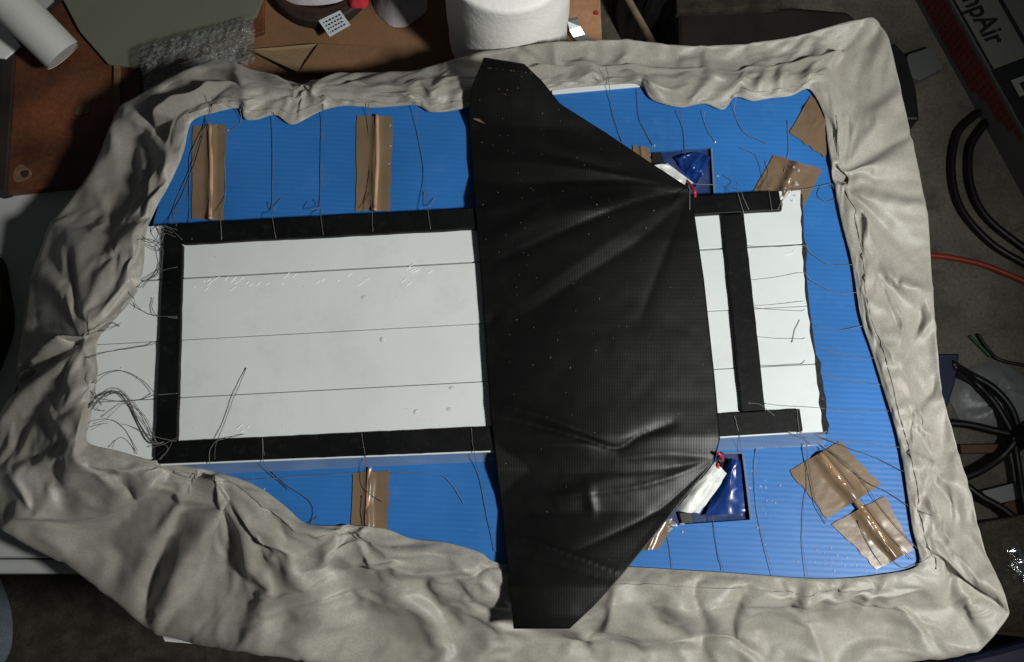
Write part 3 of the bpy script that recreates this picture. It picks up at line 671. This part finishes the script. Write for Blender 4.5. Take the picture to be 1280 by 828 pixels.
for _ in range(30): bead(random.uniform(240, 590), random.choice([345, 365, 500, 530])+random.gauss(0, 9), ZD+.0004, random.uniform(.0004, .0009), random.choice([1, 2.5]))
for p in [(565,485),(520,515),(562,512),(478,425),(455,372)]: bead(*p, ZD+.0002, .0032, 1.1)
for _ in range(10): bead(random.gauss(992, 9), random.gauss(228, 9), .014, random.uniform(.001, .0024), 1.3)
sv = []; sf = []
for _ in range(44):
    x = random.uniform(240, 540); y = 352-.05*(x-228)+abs(random.gauss(0, 8))
    if _ > 34: x, y = random.choice([(150, 455), (905, 300), (985, 320), (1000, 345), (975, 290), (165, 470), (300, 540)]); x += random.gauss(0, 6); y += random.gauss(0, 6)
    l = random.uniform(3, 11); p, q = at(x, y, ZD+.0008), at(x+l, y-l*random.uniform(.4, 1.0), ZD+.0008); d = (q-p).normalized()*.00065; nn = Vector((-d.y, d.x, 0))
    k = len(sv); sv += [p-nn, q-nn*.3, q+nn*.3, p+nn, (p+q)/2+Vector((0, 0, .0008))]; sf += [(k, k+1, k+4), (k+1, k+2, k+4), (k+2, k+3, k+4), (k+3, k, k+4)]
gs = mk('glue_streaks', sv, sf, M['streak'], hc); gs['kind'] = 'stuff'
g = mk('glue_beads', gv, gf, M['glue'], hc, smooth=True); g['kind'] = 'stuff'

# ------------------------------------------------------------------ black woven sheet across the deck
LE = [(605,72),(590,108),(586,140),(589,200),(594,262),(600,330),(606,420),(613,520),(622,600),(633,690),(642,786)]
RE = [(655,80),(678,102),(700,130),(757,166),(812,203),(861,235),(868,268),(880,350),(893,470),(900,548),(893,578),(862,615),(826,660),(775,722),(742,758),(712,786)]
NS, NTt = 110, 230
tl = np.linspace(0, 1, NTt)
def bylen(Pp, n, k=6):
    Q = spline(Pp, 400); s = np.concatenate([[0], np.cumsum(np.linalg.norm(np.diff(Q, axis=0), axis=1))])
    return np.stack([np.interp(np.linspace(0, s[-1], n), s, Q[:, i]) for i in range(Q.shape[1])], 1)
# pair the two edges by image height so that the weave runs straight across
def by_y(Pp, n):
    Q = np.array(Pp, float); y = Q[:, 1]
    m = (np.diff(y, prepend=y[0]-1) > 0); Q = Q[m]
    t = np.linspace(0, 1, n)
    yy = Q[0, 1]+(Q[-1, 1]-Q[0, 1])*t
    return np.stack([np.interp(yy, Q[:, 1], Q[:, 0]), yy], 1)
L_, R_ = by_y(LE, NTt), by_y(RE, NTt)
s_ = np.linspace(0, 1, NS)[:, None]
TX = L_[None, :, 0]*(1-s_)+R_[None, :, 0]*s_; TY = L_[None, :, 1]*(1-s_)+R_[None, :, 1]*s_
yk = [70, 90, 120, 160, 230, 262, 300, 400, 500, 545, 580, 640, 700, 735, 770, 790]
zl = [.040, .038, .028, .007, .007, .021, .0205, .020, .0205, .021, .012, .006, .020, .028, .026, .018]
zr = [.042, .040, .036, .032, .030, .030, .032, .030, .030, .032, .028, .026, .036, .042, .038, .032]
ZZ = np.interp(TY, yk, zl)*(1-s_)+np.interp(TY, yk, zr)*s_+.012*np.sin(np.pi*s_)*np.interp(TY, [70, 250, 550, 790], [.2, 1, 1, .3])
TF = [(.010, 10, 1, [(592,198),(680,205),(770,218),(860,236)]), (-.010, 13, 1, [(596,235),(690,228),(790,228),(862,237)]), (.003, 10, 1, [(622,398),(690,350),(760,303),(862,240)]), (-.006, 14, 1, [(645,400),(720,352),(800,300),(862,245)]),
      (.008, 16, 0, [(612,300),(680,270),(780,250)]), (-.007, 20, 0, [(640,265),(700,255)]), (-.009, 8, 1, [(603,402),(625,396)]), (.009, 9, 1, [(615,505),(690,525),(768,558)]),
      (-.010, 8, 1, [(620,520),(700,540),(770,562)]), (-.012, 8, 1, [(725,545),(770,560),(800,545),(840,530)]), (.008, 10, 1, [(640,560),(730,556),(770,562)]), (.008, 12, 1, [(770,575),(830,568),(893,572)]), (-.007, 12, 1, [(700,590),(800,590),(890,575)]),
      (.007, 14, 0, [(700,625),(760,600),(840,590)]), (.010, 7, 1, [(636,668),(690,686),(770,715)]), (-.006, 12, 1, [(640,690),(700,706),(760,725)]), (.006, 14, 0, [(600,140),(680,180),(760,200)]), (-.007, 12, 1, [(598,165),(680,190),(800,222)]),
      (-.005, 12, 1, [(862,240),(830,320),(800,400)]), (.006, 8, 0, [(735,610),(742,640)]), (.007, 6, 1, [(862,237),(760,232),(610,262)]), (-.006, 6, 1, [(862,238),(770,262),(615,330)]), (.006, 6, 1, [(893,574),(800,608),(660,625)]), (-.005, 6, 1, [(893,575),(820,640),(720,690)])]
ZZ = ZZ+fold_disp(TX, TY, [(a, w*.8, k, p) for a, w, k, p in TF])*.40
TP = at_np(TX, TY, ZZ)
ZZ = ZZ+(.0009*facet(TP[..., 0]*6, TP[..., 1]*6, 74)+.0003*facet(TP[..., 0]*26, TP[..., 1]*26, 72))*np.clip(np.minimum(s_, 1-s_)/.06, .2, 1)
TP = at_np(TX, TY, ZZ)
ex = .0+.001*np.clip(.5+vnoise(TP[..., 0]*11, TP[..., 1]*11, 81), 0, 1)
pin = np.zeros(TP.shape[:2]); pin[0] = .6; pin[-1] = .8; pin[:, 0] = .6; pin[:, -1] = .6
TP[..., 2] += .0002*vnoise(TP[..., 0]*60, TP[..., 1]*60, 91)
TP = relax(TP, ex, False, pin, it=12, keep=.03, bend=.3)
TP[..., 2] = np.maximum(TP[..., 2], np.interp(TY, [215, 250, 588, 630], [.004, .0195, .0195, .004]))
tuv = [(float(TX[i, j])/1000, float(TY[i, j])/1000) for i in range(NS) for j in range(NTt)]
tarp = mk('black_sheet', TP.reshape(-1, 3).tolist(), grid_faces(NS, NTt), M['tarp'], None, smooth=True, uv=tuv)
so = tarp.modifiers.new('cloth', 'SOLIDIFY'); so.thickness = .0010; so.offset = 0
tag(tarp, 'black woven plastic sheet draped crosswise over the white deck', 'sheet')

lv = []; lf = []
for _ in range(150):     # lint and dust on the sheet
    i, j = random.randrange(4, NS-4), int(min(NTt-5, max(4, random.gauss(80, 60)))); p = Vector(TP[i, j])+Vector((0, 0, .0011)); a = random.random()*6; l = random.uniform(.0004, .0011)
    d = Vector((math.cos(a), math.sin(a), 0))*l; q = Vector((-d.y, d.x, 0))*random.uniform(.3, .9); k = len(lv); lv += [p-d-q, p+d-q*.5, p+d*.8+q, p-d*.7+q*.6, p+Vector((0, 0, .0004))]; lf += [(k, k+1, k+4), (k+1, k+2, k+4), (k+2, k+3, k+4), (k+3, k, k+4)]
p = Vector(TP[8, 25])+Vector((0, 0, .001)); k = len(lv); lv += [p+Vector((-.008, .002, 0)), p+Vector((0, -.002, 0)), p+Vector((.010, -.006, 0)), p+Vector((.002, .003, 0)), p+Vector((0, 0, .0012))]; lf += [(k, k+1, k+4), (k+1, k+2, k+4), (k+2, k+3, k+4), (k+3, k, k+4)]
ln = mk('lint', lv, lf, M['knot'], tarp); ln.matrix_parent_inverse = Matrix.Translation(-tarp.location); ln['kind'] = 'stuff'
# ------------------------------------------------------------------ white plastic bundles with red wires in the two cut-outs
def film(name, px_quads, parent):
    a, b, c, d = px_quads; n1, n2 = 14, 22; v = []
    for i in range(n2):
        t = i/(n2-1)
        for j in range(n1):
            s = j/(n1-1)
            q = [(a[k]*(1-s)+b[k]*s)*(1-t)+(d[k]*(1-s)+c[k]*s)*t for k in range(3)]
            w = float(ridged(np.array(s*1.6+a[0]), np.array(t*2.2+a[1]), 6, 3))
            v.append(at(q[0]+1.5*w, q[1]+1.2*w, q[2]+.008*math.sin(math.pi*s)+.004*w))
    return mk(name, v, grid_faces(n2, n1), M['white_plastic'], parent, smooth=True)
wb = empty('wire_bundle', at(840, 215, -.03), 'crumpled white plastic with one red wire in the upper blue cut-out', 'wire bundle', 'wire bundles in the cut-outs')
film('plastic_wrap', [(812,207,.012),(834,204,.008),(866,228,.014),(848,243,.02)], wb)
slab('black_connector', [(815,190),(826,188),(832,207),(813,208)], -.002, -.03, M['black_plastic'], wb, .002)
cord('red_wire', [(858,226,.016),(864,233,.03),(868,240,.036),(869,246,.03)], .0022, M['red'], wb, sides=8)
cord('thread_tie', [(861,228,.018),(862,240,.045),(862,262,.066)], .0007, M['thread_pale'], wb, sides=5)
film('blue_cloth_fold', [(868,236,-.004),(888,196,-.004),(872,190,-.003),(842,196,-.003)], wb).data.materials[0] = M['bluebox2']
wb2 = empty('wire_bundle', at(870, 620, -.03), 'crumpled white plastic with twisted red and black wires in the lower blue cut-out', 'wire bundle', 'wire bundles in the cut-outs')
film('blue_cloth_fold', [(880,645,-.004),(930,640,-.004),(924,575,-.003),(910,572,-.003)], wb2).data.materials[0] = M['bluebox2']
film('plastic_wrap', [(843,637,.008),(874,642,.003),(907,591,.010),(893,577,.026)], wb2)
slab('black_connector', [(847,640),(866,639),(868,655),(852,657)], -.004, -.03, M['black_plastic'], wb2, .002)
for k, (mt, ph) in enumerate((('red', 0), ('black_plastic', math.pi))):
    pts = []
    for i in range(30):
        t = i/29; x, y = 897+10*t-4*t*t*2, 590-24*t
        q = at(x, y, .024+.016*t); a = t*9+ph; q += Vector((math.cos(a)*.0024, 0, math.sin(a)*.0024)); pts.append(q)
    v, f = tube_data(pts, .0019, 7); mk('red_wire' if k == 0 else 'black_wire', v, f, M[mt], wb2, smooth=True)
cord('red_wire', [(893,596,.02),(899,590,.024),(902,580,.03)], .0016, M['red'], wb2, sides=7)

# ------------------------------------------------------------------ workbench and what lies on it
wbn = empty('workbench', (-.6, .5, ZF), 'white-topped workbench under the left half of the hovercraft', 'workbench')
b0 = at(0, 714, ZT); xr = at(748, 20, ZT).x
def box(name, x0, x1, y0, y1, z0, z1, mat, parent, bev=.004):
    v, f = prism_data([Vector((x0, y0, z1)), Vector((x1, y0, z1)), Vector((x1, y1, z1)), Vector((x0, y1, z1))], z0, bev)
    return mk(name, v, f, mat, parent)
yb = b0.y+.018
box('worktop', -1.5, xr, yb, 1.25, ZT-.03, ZT, M['bench'], wbn, .006)
box('edge_moulding', -1.5, xr-.01, yb-.022, yb-.001, ZT-.05, ZT-.012, M['bench'], wbn, .006)
for x in (-1.42, xr-.08):
    for y in (yb+.03, 1.18): box('leg', x, x+.05, y, y+.05, ZF, ZT-.031, M['darkwood'], wbn, .003)
box('apron', -1.36, xr-.09, yb+.04, yb+.06, ZT-.13, ZT-.031, M['darkwood'], wbn, .002)

zb = ZT+.0005
# dark brown board with knots
bd = empty('plywood_board', at(80, 160, zb), 'dark brown stained plywood board under the white tube', 'board')
slab('panel', [(20,55),(140,-60),(330,-60),(330,40),(175,85),(173,140),(120,228),(8,240)], zb+.018, zb, M['board'], bd, .002)
slab('edge_band', [(2,50),(19,54),(7,239),(-6,242)], zb+.024, zb, M['darkwood'], bd, .002)
def disc(name, px, py, z, r, mat, parent, h=.001, k=16, sq=1.):
    c = at(px, py, z); v = []; 
    for i in range(k):
        t = 2*math.pi*i/k; rr = r*(1+.12*math.sin(3*t+px)); v.append(c+Vector((math.cos(t)*rr, math.sin(t)*rr*sq, 0)))
    vv, ff = prism_data(v, z-h, 0); return mk(name, vv, ff, mat, parent)
disc('knot', 103, 138, zb+.0192, .011, M['knot'], bd, sq=.8); disc('knot', 27, 217, zb+.0192, .014, M['knot'], bd); disc('knot_core', 31, 217, zb+.0200, .006, M['darkwood'], bd)
slab('batten', [(142,80),(150,80),(150,150),(141,150)], zb+.024, zb+.0185, M['knot'], bd, .001)
# grey card sheet
tag(slab('grey_card', [(58,-40),(350,-60),(320,20),(285,40),(165,84),(135,80),(100,40)], zb+.027, zb+.0215, M['greypaper'], None, .0008), 'large grey-olive card sheet lying above the bubble wrap', 'card sheet')
# white tube
tb = empty('cardboard_tube', at(60, 60, zb+.02), 'white cardboard tube lying over the brown board at top left', 'tube')
A = at(-60, -72, zb+.150); B = at(79, 70, zb+.056)
ax = (B-A).normalized(); r0 = .031
v, f = tube_data([A+(B-A)*t for t in np.linspace(0, 1, 12)], r0, 32, cap=False); mk('tube_wall', v, f, M['tube'], tb, smooth=True)
v, f = tube_data([A, A+(B-A)*.5, B-ax*.0005], r0*.93, 32, cap=False); mk('tube_lining', v, [q[::-1] for q in f], M['card'], tb, smooth=True)
v, f = tube_data([B-ax*.006, B-ax*.0012], r0*.925, 32); mk('end_plug', v, f, M['tube'], tb)
# seam of the tube
side = ax.cross(Vector((0, 0, 1))).normalized()
pts = [A+(B-A)*t+(Vector((0, 0, 1))*.72-side*-.70).normalized()*r0*1.003 for t in np.linspace(0, .995, 10)]
v, f = tube_data(pts, .0009, 5); mk('tube_seam', v, f, M['tube'], tb)
tag(slab('paper_sheet', [(-20,30),(0,26),(25,57),(6,73),(-20,70)], zb+.030, zb+.026, M['whitepaper'], None, .0005), 'small white paper corner beside the white tube', 'paper')
# bubble wrap strip: crumpled film with a dome for every bubble
bw = empty('bubble_wrap', at(240, 70, zb), 'grey clear bubble wrap strip behind the skirt at top left', 'bubble wrap')
bq = [(173,62),(312,20),(312,75),(180,112)]; nb1, nb2 = 70, 34; v = []
for i in range(nb1):
    s = i/(nb1-1)
    for j in range(nb2):
        t = j/(nb2-1)
        p = [(bq[0][k]*(1-s)+bq[1][k]*s)*(1-t)+(bq[3][k]*(1-s)+bq[2][k]*s)*t for k in range(2)]
        n_ = float(vnoise(np.array(s*7.), np.array(t*4.), 90)); h = (.0045+.003*n_)*abs(math.sin(s*26*math.pi/2+1.6*n_))*abs(math.sin(t*11*math.pi/2+1.3*n_))+.006*float(ridged(np.array(s*5.), np.array(t*2.), 14, 3))
        v.append(at(p[0]+2*math.sin(j*2.1), p[1]+1.5*math.sin(i*1.7), zb+.050+.010*math.sin(s*5)+h))
mk('film', v, grid_faces(nb1, nb2), M['bubble'], bw, smooth=True)
v2 = [Vector((p.x+.004, p.y+.003, p.z-.012)) for p in v]
mk('film_back', v2, grid_faces(nb1, nb2), M['bubble'], bw, smooth=True)
# cardboard pieces
tag(slab('cardboard_sheet', [(305,-40),(600,-60),(600,40),(575,75),(540,110),(300,110)], zb+.010, zb+.004, M['card'], None, .0006, edge=.0008), 'brown cardboard sheet spread under the reel and white roll', 'cardboard')
fl = [at(312,62,zb+.018), at(395,55,zb+.030), at(440,66,zb+.022), at(372,90,zb+.034)]
v, f = prism_data(fl, lambda p: p[2]-.004, 0); 
tag(mk('cardboard_flap', v, f, M['card_light']), 'pale folded cardboard flap just above the skirt', 'cardboard')
fl = [at(398,55,zb+.032), at(470,58,zb+.016), at(440,84,zb+.026), at(374,90,zb+.036)]
v, f = prism_data(fl, lambda p: p[2]-.004, 0)
tag(mk('cardboard_flap', v, f, M['card']), 'darker brown cardboard flap beside the pale flap', 'cardboard')
# dark reel with sticker and rags
rl = empty('wooden_reel', at(405, 5, zb+.01), 'dark brown round reel bearing a white printed sticker', 'reel')
def lathe(name, c, prof_, mat, parent, k=40, sq=1.):
    v = []; f = []; n = len(prof_)
    for i in range(k):
        t = 2*math.pi*i/k
        for r, z in prof_: v.append(Vector((c.x+math.cos(t)*r, c.y+math.sin(t)*r*sq, c.z+z)))
    for i in range(k):
        for j in range(n-1): f.append((i*n+j, ((i+1) % k)*n+j, ((i+1) % k)*n+j+1, i*n+j+1))
    return mk(name, v, f, mat, parent, smooth=True)
rc = at(403, -18, zb+.011)
lathe('flange', rc, [(.0, .002), (.076, .002), (.080, .006), (.080, .020), (.076, .024), (.056, .024), (.052, .018), (.0, .016)], M['reel'], rl, 48)
lathe('rim', rc, [(.074, .0245), (.079, .0245), (.0805, .020), (.0805, .004)], M['darkwood'], rl, 48)
stk = slab('sticker', [(398,26),(425,13),(438,31),(412,46)], zb+.0375, zb+.0362, M['sticker'], rl, 0)
def on_plane(name, s, pos, dx, up, h, mat, parent, xs=1., right=False):
    cu = bpy.data.curves.new(name, 'FONT'); cu.body = s; cu.size = 1.0; cu.offset = .018; cu.align_x = 'RIGHT' if right else 'LEFT'
    to = bpy.data.objects.new(name+'_tmp', cu); COL.objects.link(to); bpy.context.view_layer.update()
    me = bpy.data.meshes.new_from_object(to.evaluated_get(bpy.context.evaluated_depsgraph_get()))
    bpy.data.objects.remove(to); bpy.data.curves.remove(cu)
    sc_ = h/.70
    v = [pos+dx*(p.co.x*sc_*xs)+up*(p.co.y*sc_) for p in me.vertices]; f = [list(p.vertices) for p in me.polygons]
    bpy.data.meshes.remove(me)
    return mk(name, v, f, mat, parent)
# faint printed lines on the sticker (unreadable in the photograph: rows of short dark marks)
a_, b_, c_, d_ = [at(x, y, zb+.0379) for x, y in [(398,26),(425,13),(438,31),(412,46)]]
lv = []; lf = []
for r in range(4):
    t = .18+.2*r; s = .12
    while s < .85:
        w = random.uniform(.04, .13)
        for ss, tt in ((s, t), (s+w, t), (s+w, t+.09), (s, t+.09)): lv.append((a_*(1-ss)+b_*ss)*(1-tt)+(d_*(1-ss)+c_*ss)*tt)
        lf.append((len(lv)-4, len(lv)-3, len(lv)-2, len(lv)-1)); s += w+.05
mk('print_marks', lv, lf, M['bluebox'], stk)
def rag(name, pxc, rx, ry, z, h, mat, seed, label, cat, n=34, parent=None, cr=.35):
    v = []; f = []; 
    for i in range(n):
        t = 2*math.pi*i/n
        for j in range(10):
            q = j/9; e = 1+(.18 if cr < .5 else .6)*float(vnoise(np.array(math.cos(t)*1.6+seed), np.array(math.sin(t)*1.6), seed))
            p = at(pxc[0]+math.cos(t)*rx*q*e, pxc[1]+math.sin(t)*ry*q*e, z)
            p.z += h*(1-q**2.2)+h*cr*float(ridged(np.array(p.x*28), np.array(p.y*28), seed, 3) if cr < .5 else facet(np.array(p.x*60), np.array(p.y*60), seed))*(1-q**4); p.z = max(p.z, z-.002); v.append(p)
    for i in range(n):
        for j in range(9): f.append((i*10+j, ((i+1) % n)*10+j, ((i+1) % n)*10+j+1, i*10+j+1))
    o = mk(name, v, f, mat, parent, smooth=True)
    if label: tag(o, label, cat)
    return o
rag('rag', (392, -16), 44, 22, zb+.036, .020, M['cloth_white'], 3, 'white rag lying on the dark brown reel', 'rag')
rag('red_rag', (449, 0), 13, 11, zb+.040, .012, M['cloth_red'], 5, 'small bright red rag on the rim of the reel', 'rag')
rag('cloth', (502, 2), 34, 32, zb+.012, .030, M['cloth_white'], 8, 'white cloth lying between the reel and the white roll', 'cloth')
# upright white paper roll
pr = empty('paper_roll', at(628, 62, zb+.01), 'large white paper roll standing upright at the top', 'paper roll')
c0 = at(635, 48, zb+.011); rr_ = .092
prof_ = [(rr_*.30, .225), (rr_*.96, .226), (rr_, .222)]+[(rr_*(1+.006*math.sin(z*90)), z) for z in np.linspace(.215, .004, 14)]+[(rr_*.97, .0)]
lathe('paper', c0, prof_, M['roll'], pr, 64)
lathe('core', c0, [(rr_*.30, .2245), (rr_*.28, .2245), (rr_*.28, .05)], M['card'], pr, 32)
# pine board with a bent bracket
tag(slab('pine_board', [(690,-60),(748,-60),(753,60),(680,70)], zb+.020, zb, M['pine'], None, .002), 'light brown pine board right of the white paper roll', 'board')
disc('red_mark', 745, 16, zb+.0212, .004, M['ink_red'], bpy.data.objects['pine_board'], .0008); 
slab('paint_streak', [(702,8),(711,3),(712,6),(703,12)], zb+.0212, zb+.0203, M['whitepaper'], bpy.data.objects['pine_board'], 0)
br = [at(709,24,zb+.045), at(722,21,zb+.045)]
prf = [((709,24),(722,21),.046), ((709.5,27),(723,24),.046), ((712,38),(725,33),.036), ((717,47),(731,43),.029), ((724,55),(741,52),.026), ((735,62),(754,60),.025)]
v = []; 
for (p, q, h) in prf: v += [at(*p, zb+h), at(*q, zb+h)]
nb = len(v); v += [Vector((p.x+.001, p.y+.001, p.z-.0035)) for p in v]
f = [(2*i, 2*i+1, 2*i+3, 2*i+2) for i in range(5)]+[(nb+2*i+2, nb+2*i+3, nb+2*i+1, nb+2*i) for i in range(5)]
f += [(2*i+1, 2*i+1+nb, 2*i+3+nb, 2*i+3) for i in range(5)]+[(2*i+2, 2*i+2+nb, 2*i+nb, 2*i) for i in range(5)]+[(0, nb, nb+1, 1), (10, 11, nb+11, nb+10)]
tag(mk('metal_bracket', v, f, M['metal'], None, sub=True), 'bent galvanised steel bracket lying on the pine board', 'bracket')
# stick leaning, black bags and a dark filler block beyond the bench (standing on the floor)
st_ = spline([tuple(at(768,-30,-.34)), tuple(at(796,20,-.30)), tuple(at(822,66,-.26))], 12)
v, f = tube_data(st_, [.0075]*12, 8); tag(mk('wooden_stick', v, f, M['stick'], None, smooth=True), 'thin weathered wooden stick poking out behind the skirt top', 'stick')
rag('black_bag', (815, 10), 44, 60, ZF, .50, M['black_plastic'], 12, 'crumpled black plastic bag behind the wooden stick', 'bag', 44)
cs = empty('dark_filler', at(960, 30, ZF), 'dark brown block added for the shadowed floor behind the skirt top', 'block')  # added block, its dark colour stands in for floor in shadow
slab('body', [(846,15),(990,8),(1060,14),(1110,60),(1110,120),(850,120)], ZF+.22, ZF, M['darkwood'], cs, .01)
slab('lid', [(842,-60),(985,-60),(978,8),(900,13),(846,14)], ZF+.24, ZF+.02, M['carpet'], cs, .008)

# ------------------------------------------------------------------ right side, on the floor
zc = ZF+.115
bx = empty('carton', at(1260, 60, ZF), 'grey printed carton with black lettering and a red dotted band at top right', 'carton')
e0, e1 = at(1187, 0, zc), at(1280, 166, zc); dx = (e1-e0); dx.z = 0; dx.normalize(); upv = Vector((-dx.y, dx.x, 0))
if upv.x < 0: upv = -upv
o0 = e0-dx*.22
L1, W1 = .95, .46
tp = [o0, o0+dx*L1, o0+dx*L1+upv*W1, o0+upv*W1]
v, f = prism_data(tp, ZF, 0); mk('carton_body', v, f, M['carton_side'], bx)
mk('carton_lid', [p+Vector((0, 0, .002))+(upv*.001) for p in tp], [(0, 1, 2, 3)], M['carton_top'], bx)
def flat(name, quad, z, mat, parent): return mk(name, [at(x, y, z) for x, y in quad], [tuple(range(len(quad)))], mat, parent)
zl_ = zc+.0042
qa = e0-dx*.2+upv*.003; mk('black_line', [p+Vector((0, 0, .004)) for p in (qa, qa+dx*.9, qa+dx*.9+upv*.006, qa+upv*.006)], [(0, 1, 2, 3)], M['ink'], bx)
# second rule, further in
q2 = at(1248, 0, zl_); mk('black_line', [q2-dx*.2, q2+dx*.14, q2+dx*.14+upv*.010, q2-dx*.2+upv*.010], [(0, 1, 2, 3)], M['ink'], bx)
q3 = at(1239, 88, zl_); mk('black_panel', [q3, q3+dx*.5, q3+dx*.5+upv*.40, q3+upv*.40], [(0, 1, 2, 3)], M['ink'], bx)
on_plane('lettering', 'CompAir', at(1236, 58, zl_), dx, upv, .052, M['ink'], bx, .78, True)
on_plane('lettering', 'LU', at(1263, 98, zl_+.003), dx, upv, .085, M['ink_white'], bx, .8)
# red dotted band printed on the near side
face_n = -upv
dv_, df_ = [], []
for c in range(5):
    a_end = [.20, .24, .30, .335, .375][c]
    a0 = -.12
    while a0 < a_end:
        for part in (0,):
            u0 = o0+dx*(.22+a0); zz = zc-.012-.017*(4-c)
            q = [(0, 0), (.0125, 0), (.0125, -.0125), (0, -.0125)]
            for (s, t) in q: dv_.append(u0+dx*s+face_n*.0012+Vector((0, 0, zz-u0.z+t+.006*(0 if c % 2 else 1)*0)))
            df_.append((len(dv_)-4, len(dv_)-3, len(dv_)-2, len(dv_)-1))
        a0 += .0165
mk('red_dots', dv_, df_, M['ink_red'], bx)
tag(slab('board_offcut', [(1135,68),(1165,58),(1180,84),(1150,100),(1128,92)], ZF+.03, ZF+.001, M['carton_side'], None, .002), 'small grey board offcut between skirt corner and carton', 'board')
tag(slab('dark_box', [(1100,70),(1118,52),(1134,70),(1146,112),(1150,150),(1110,150)], ZF+.10, ZF+.001, M['black_plastic'], None, .006), 'black box half hidden by the top right skirt corner', 'box')
zq = ZF+.012
def cable(label, pts, r, mat='cable', name='cable', cat='cable', group=None):
    return tag(cord(name, pts, r, M[mat], None, n=10*len(pts), sides=10), label, cat, group)
cable('thick black cable looping down past the carton edge', [(1240,132,zq),(1215,148,zq),(1196,170,zq),(1190,215,zq),(1202,262,zq),(1240,305,zq),(1290,335,zq)], .0085)
cable('outer thin black cable arc left of the thick loop', [(1246,140,zq),(1224,165,zq),(1212,190,zq),(1214,235,zq),(1236,275,zq),(1290,318,zq)], .009)
cable('orange-red hose running right from the skirt', [(1140,318,zq),(1180,321,zq),(1225,330,zq),(1262,344,zq),(1300,360,zq)], .0068, 'hose', 'hose', 'hose')
cable('short green wire on the concrete right of the skirt', [(1212,420,zq-.006),(1224,432,zq-.006),(1238,446,zq-.006)], .0035, 'green', 'wire', 'wire')
cable('thin dark wire running down to the black connector', [(1222,418,zq-.004),(1236,438,zq-.004),(1250,450,zq),(1285,458,zq)], .004, 'cable', 'wire', 'wire')
bb = slab('blue_box', [(1160,442),(1200,442),(1194,480),(1186,505),(1178,530),(1150,530)], ZF+.10, ZF+.001, M['bluebox'], None, .004); tag(bb, 'dark blue box poking out beside the right skirt', 'box')
pb = rag('plastic_bag', (1240, 495), 56, 46, ZF+.002, .022, M['bag'], 15, 'pale grey plastic bag under the black cables', 'bag', 40)
zq2 = ZF+.040
cable('upper black cable bending over the pale bag', [(1190,455,zq2+.06),(1212,468,zq2),(1240,484,zq2),(1262,508,zq2),(1272,535,zq2),(1276,560,zq2)], .0085)
cable('lower black cable bending over the pale bag', [(1192,458,zq2+.06),(1215,475,zq2),(1240,500,zq2),(1256,525,zq2),(1268,548,zq2)], .0080)
cable('horizontal black cable below the pale bag', [(1180,529,zq2),(1210,531,zq2),(1250,540,zq2),(1290,548,zq2)], .0085)
cable('black cable running from the skirt up to the knot', [(1195,600,zq2),(1222,590,zq2),(1250,572,zq2),(1268,552,zq2+.012),(1282,530,zq2)], .0095)
cable('black cable dropping straight down from the knot', [(1266,545,zq2+.015),(1272,580,zq2),(1277,615,zq2),(1284,650,zq2)], .0080)
cable('black cable slanting to the lower right corner', [(1205,605,zq2),(1228,622,zq2),(1250,634,zq2),(1275,652,zq2),(1300,664,zq2)], .0085)
rag('cable_knot', (1272, 548), 16, 17, ZF+.03, .05, M['cable'], 17, 'tangled black knot of cables at the right edge', 'cable knot', 24)
tag(slab('wood_offcut', [(1200,556),(1250,555),(1252,566),(1202,567)], ZF+.02, ZF+.001, M['wood_off'], None, .002), 'narrow brown wood offcut under the horizontal cable', 'wood')
tag(slab('wood_offcut', [(1250,632),(1290,615),(1290,650),(1256,660)], ZF+.02, ZF+.001, M['wood_off'], None, .002), 'brown wood offcut below the pale strip at the right edge', 'wood')
tag(slab('pale_strip', [(1228,614),(1276,602),(1280,622),(1240,632)], ZF+.024, ZF+.001, M['pale_off'], None, .001), 'pale grey flat strip between the crossing cables', 'strip')
rag('foil_scrap', (1259, 704), 13, 24, ZF+.30, .03, M['foil'], 19, 'crumpled silver foil scrap beside the lower right skirt', 'foil', 26, cr=.9)
rag('foil_scrap', (1282, 718), 14, 27, ZF+.30, .03, M['foil'], 23, 'crumpled silver foil scrap at the right frame edge', 'foil', 26, cr=.9)
tag(slab('grey_crate', [(1215,655),(1300,640),(1300,790),(1230,790)], ZF+.30, ZF+.001, M['carpet'], None, .006), 'dark brown crate under the silver foil scraps', 'crate')
tag(slab('blue_cloth', [(1180,826),(1240,812),(1300,796),(1300,880),(1160,880)], ZF+.32, ZF+.001, M['bluebox'], None, .012), 'dark blue cloth-covered box in the lower right corner', 'box')

# ------------------------------------------------------------------ left edge and bottom left
rag('patterned_cloth', (-14, 400), 28, 82, ZT+.001, .07, M['pattern'], 33, 'dark patterned cloth with red spots at the left edge', 'cloth', 44)
tag(slab('foam_sheet', [(178,740),(330,720),(345,785),(240,805),(206,802)], ZT+.006, ZT+.001, M['whitepaper'], None, .0005), 'white foam sheet corner poking out under the lower left skirt', 'foam sheet')
rag('grey_cloth', (-22, 790), 36, 84, ZF+.008, .05, M['denim'], 44, 'grey-blue cloth at the lower left frame edge', 'cloth', 40)
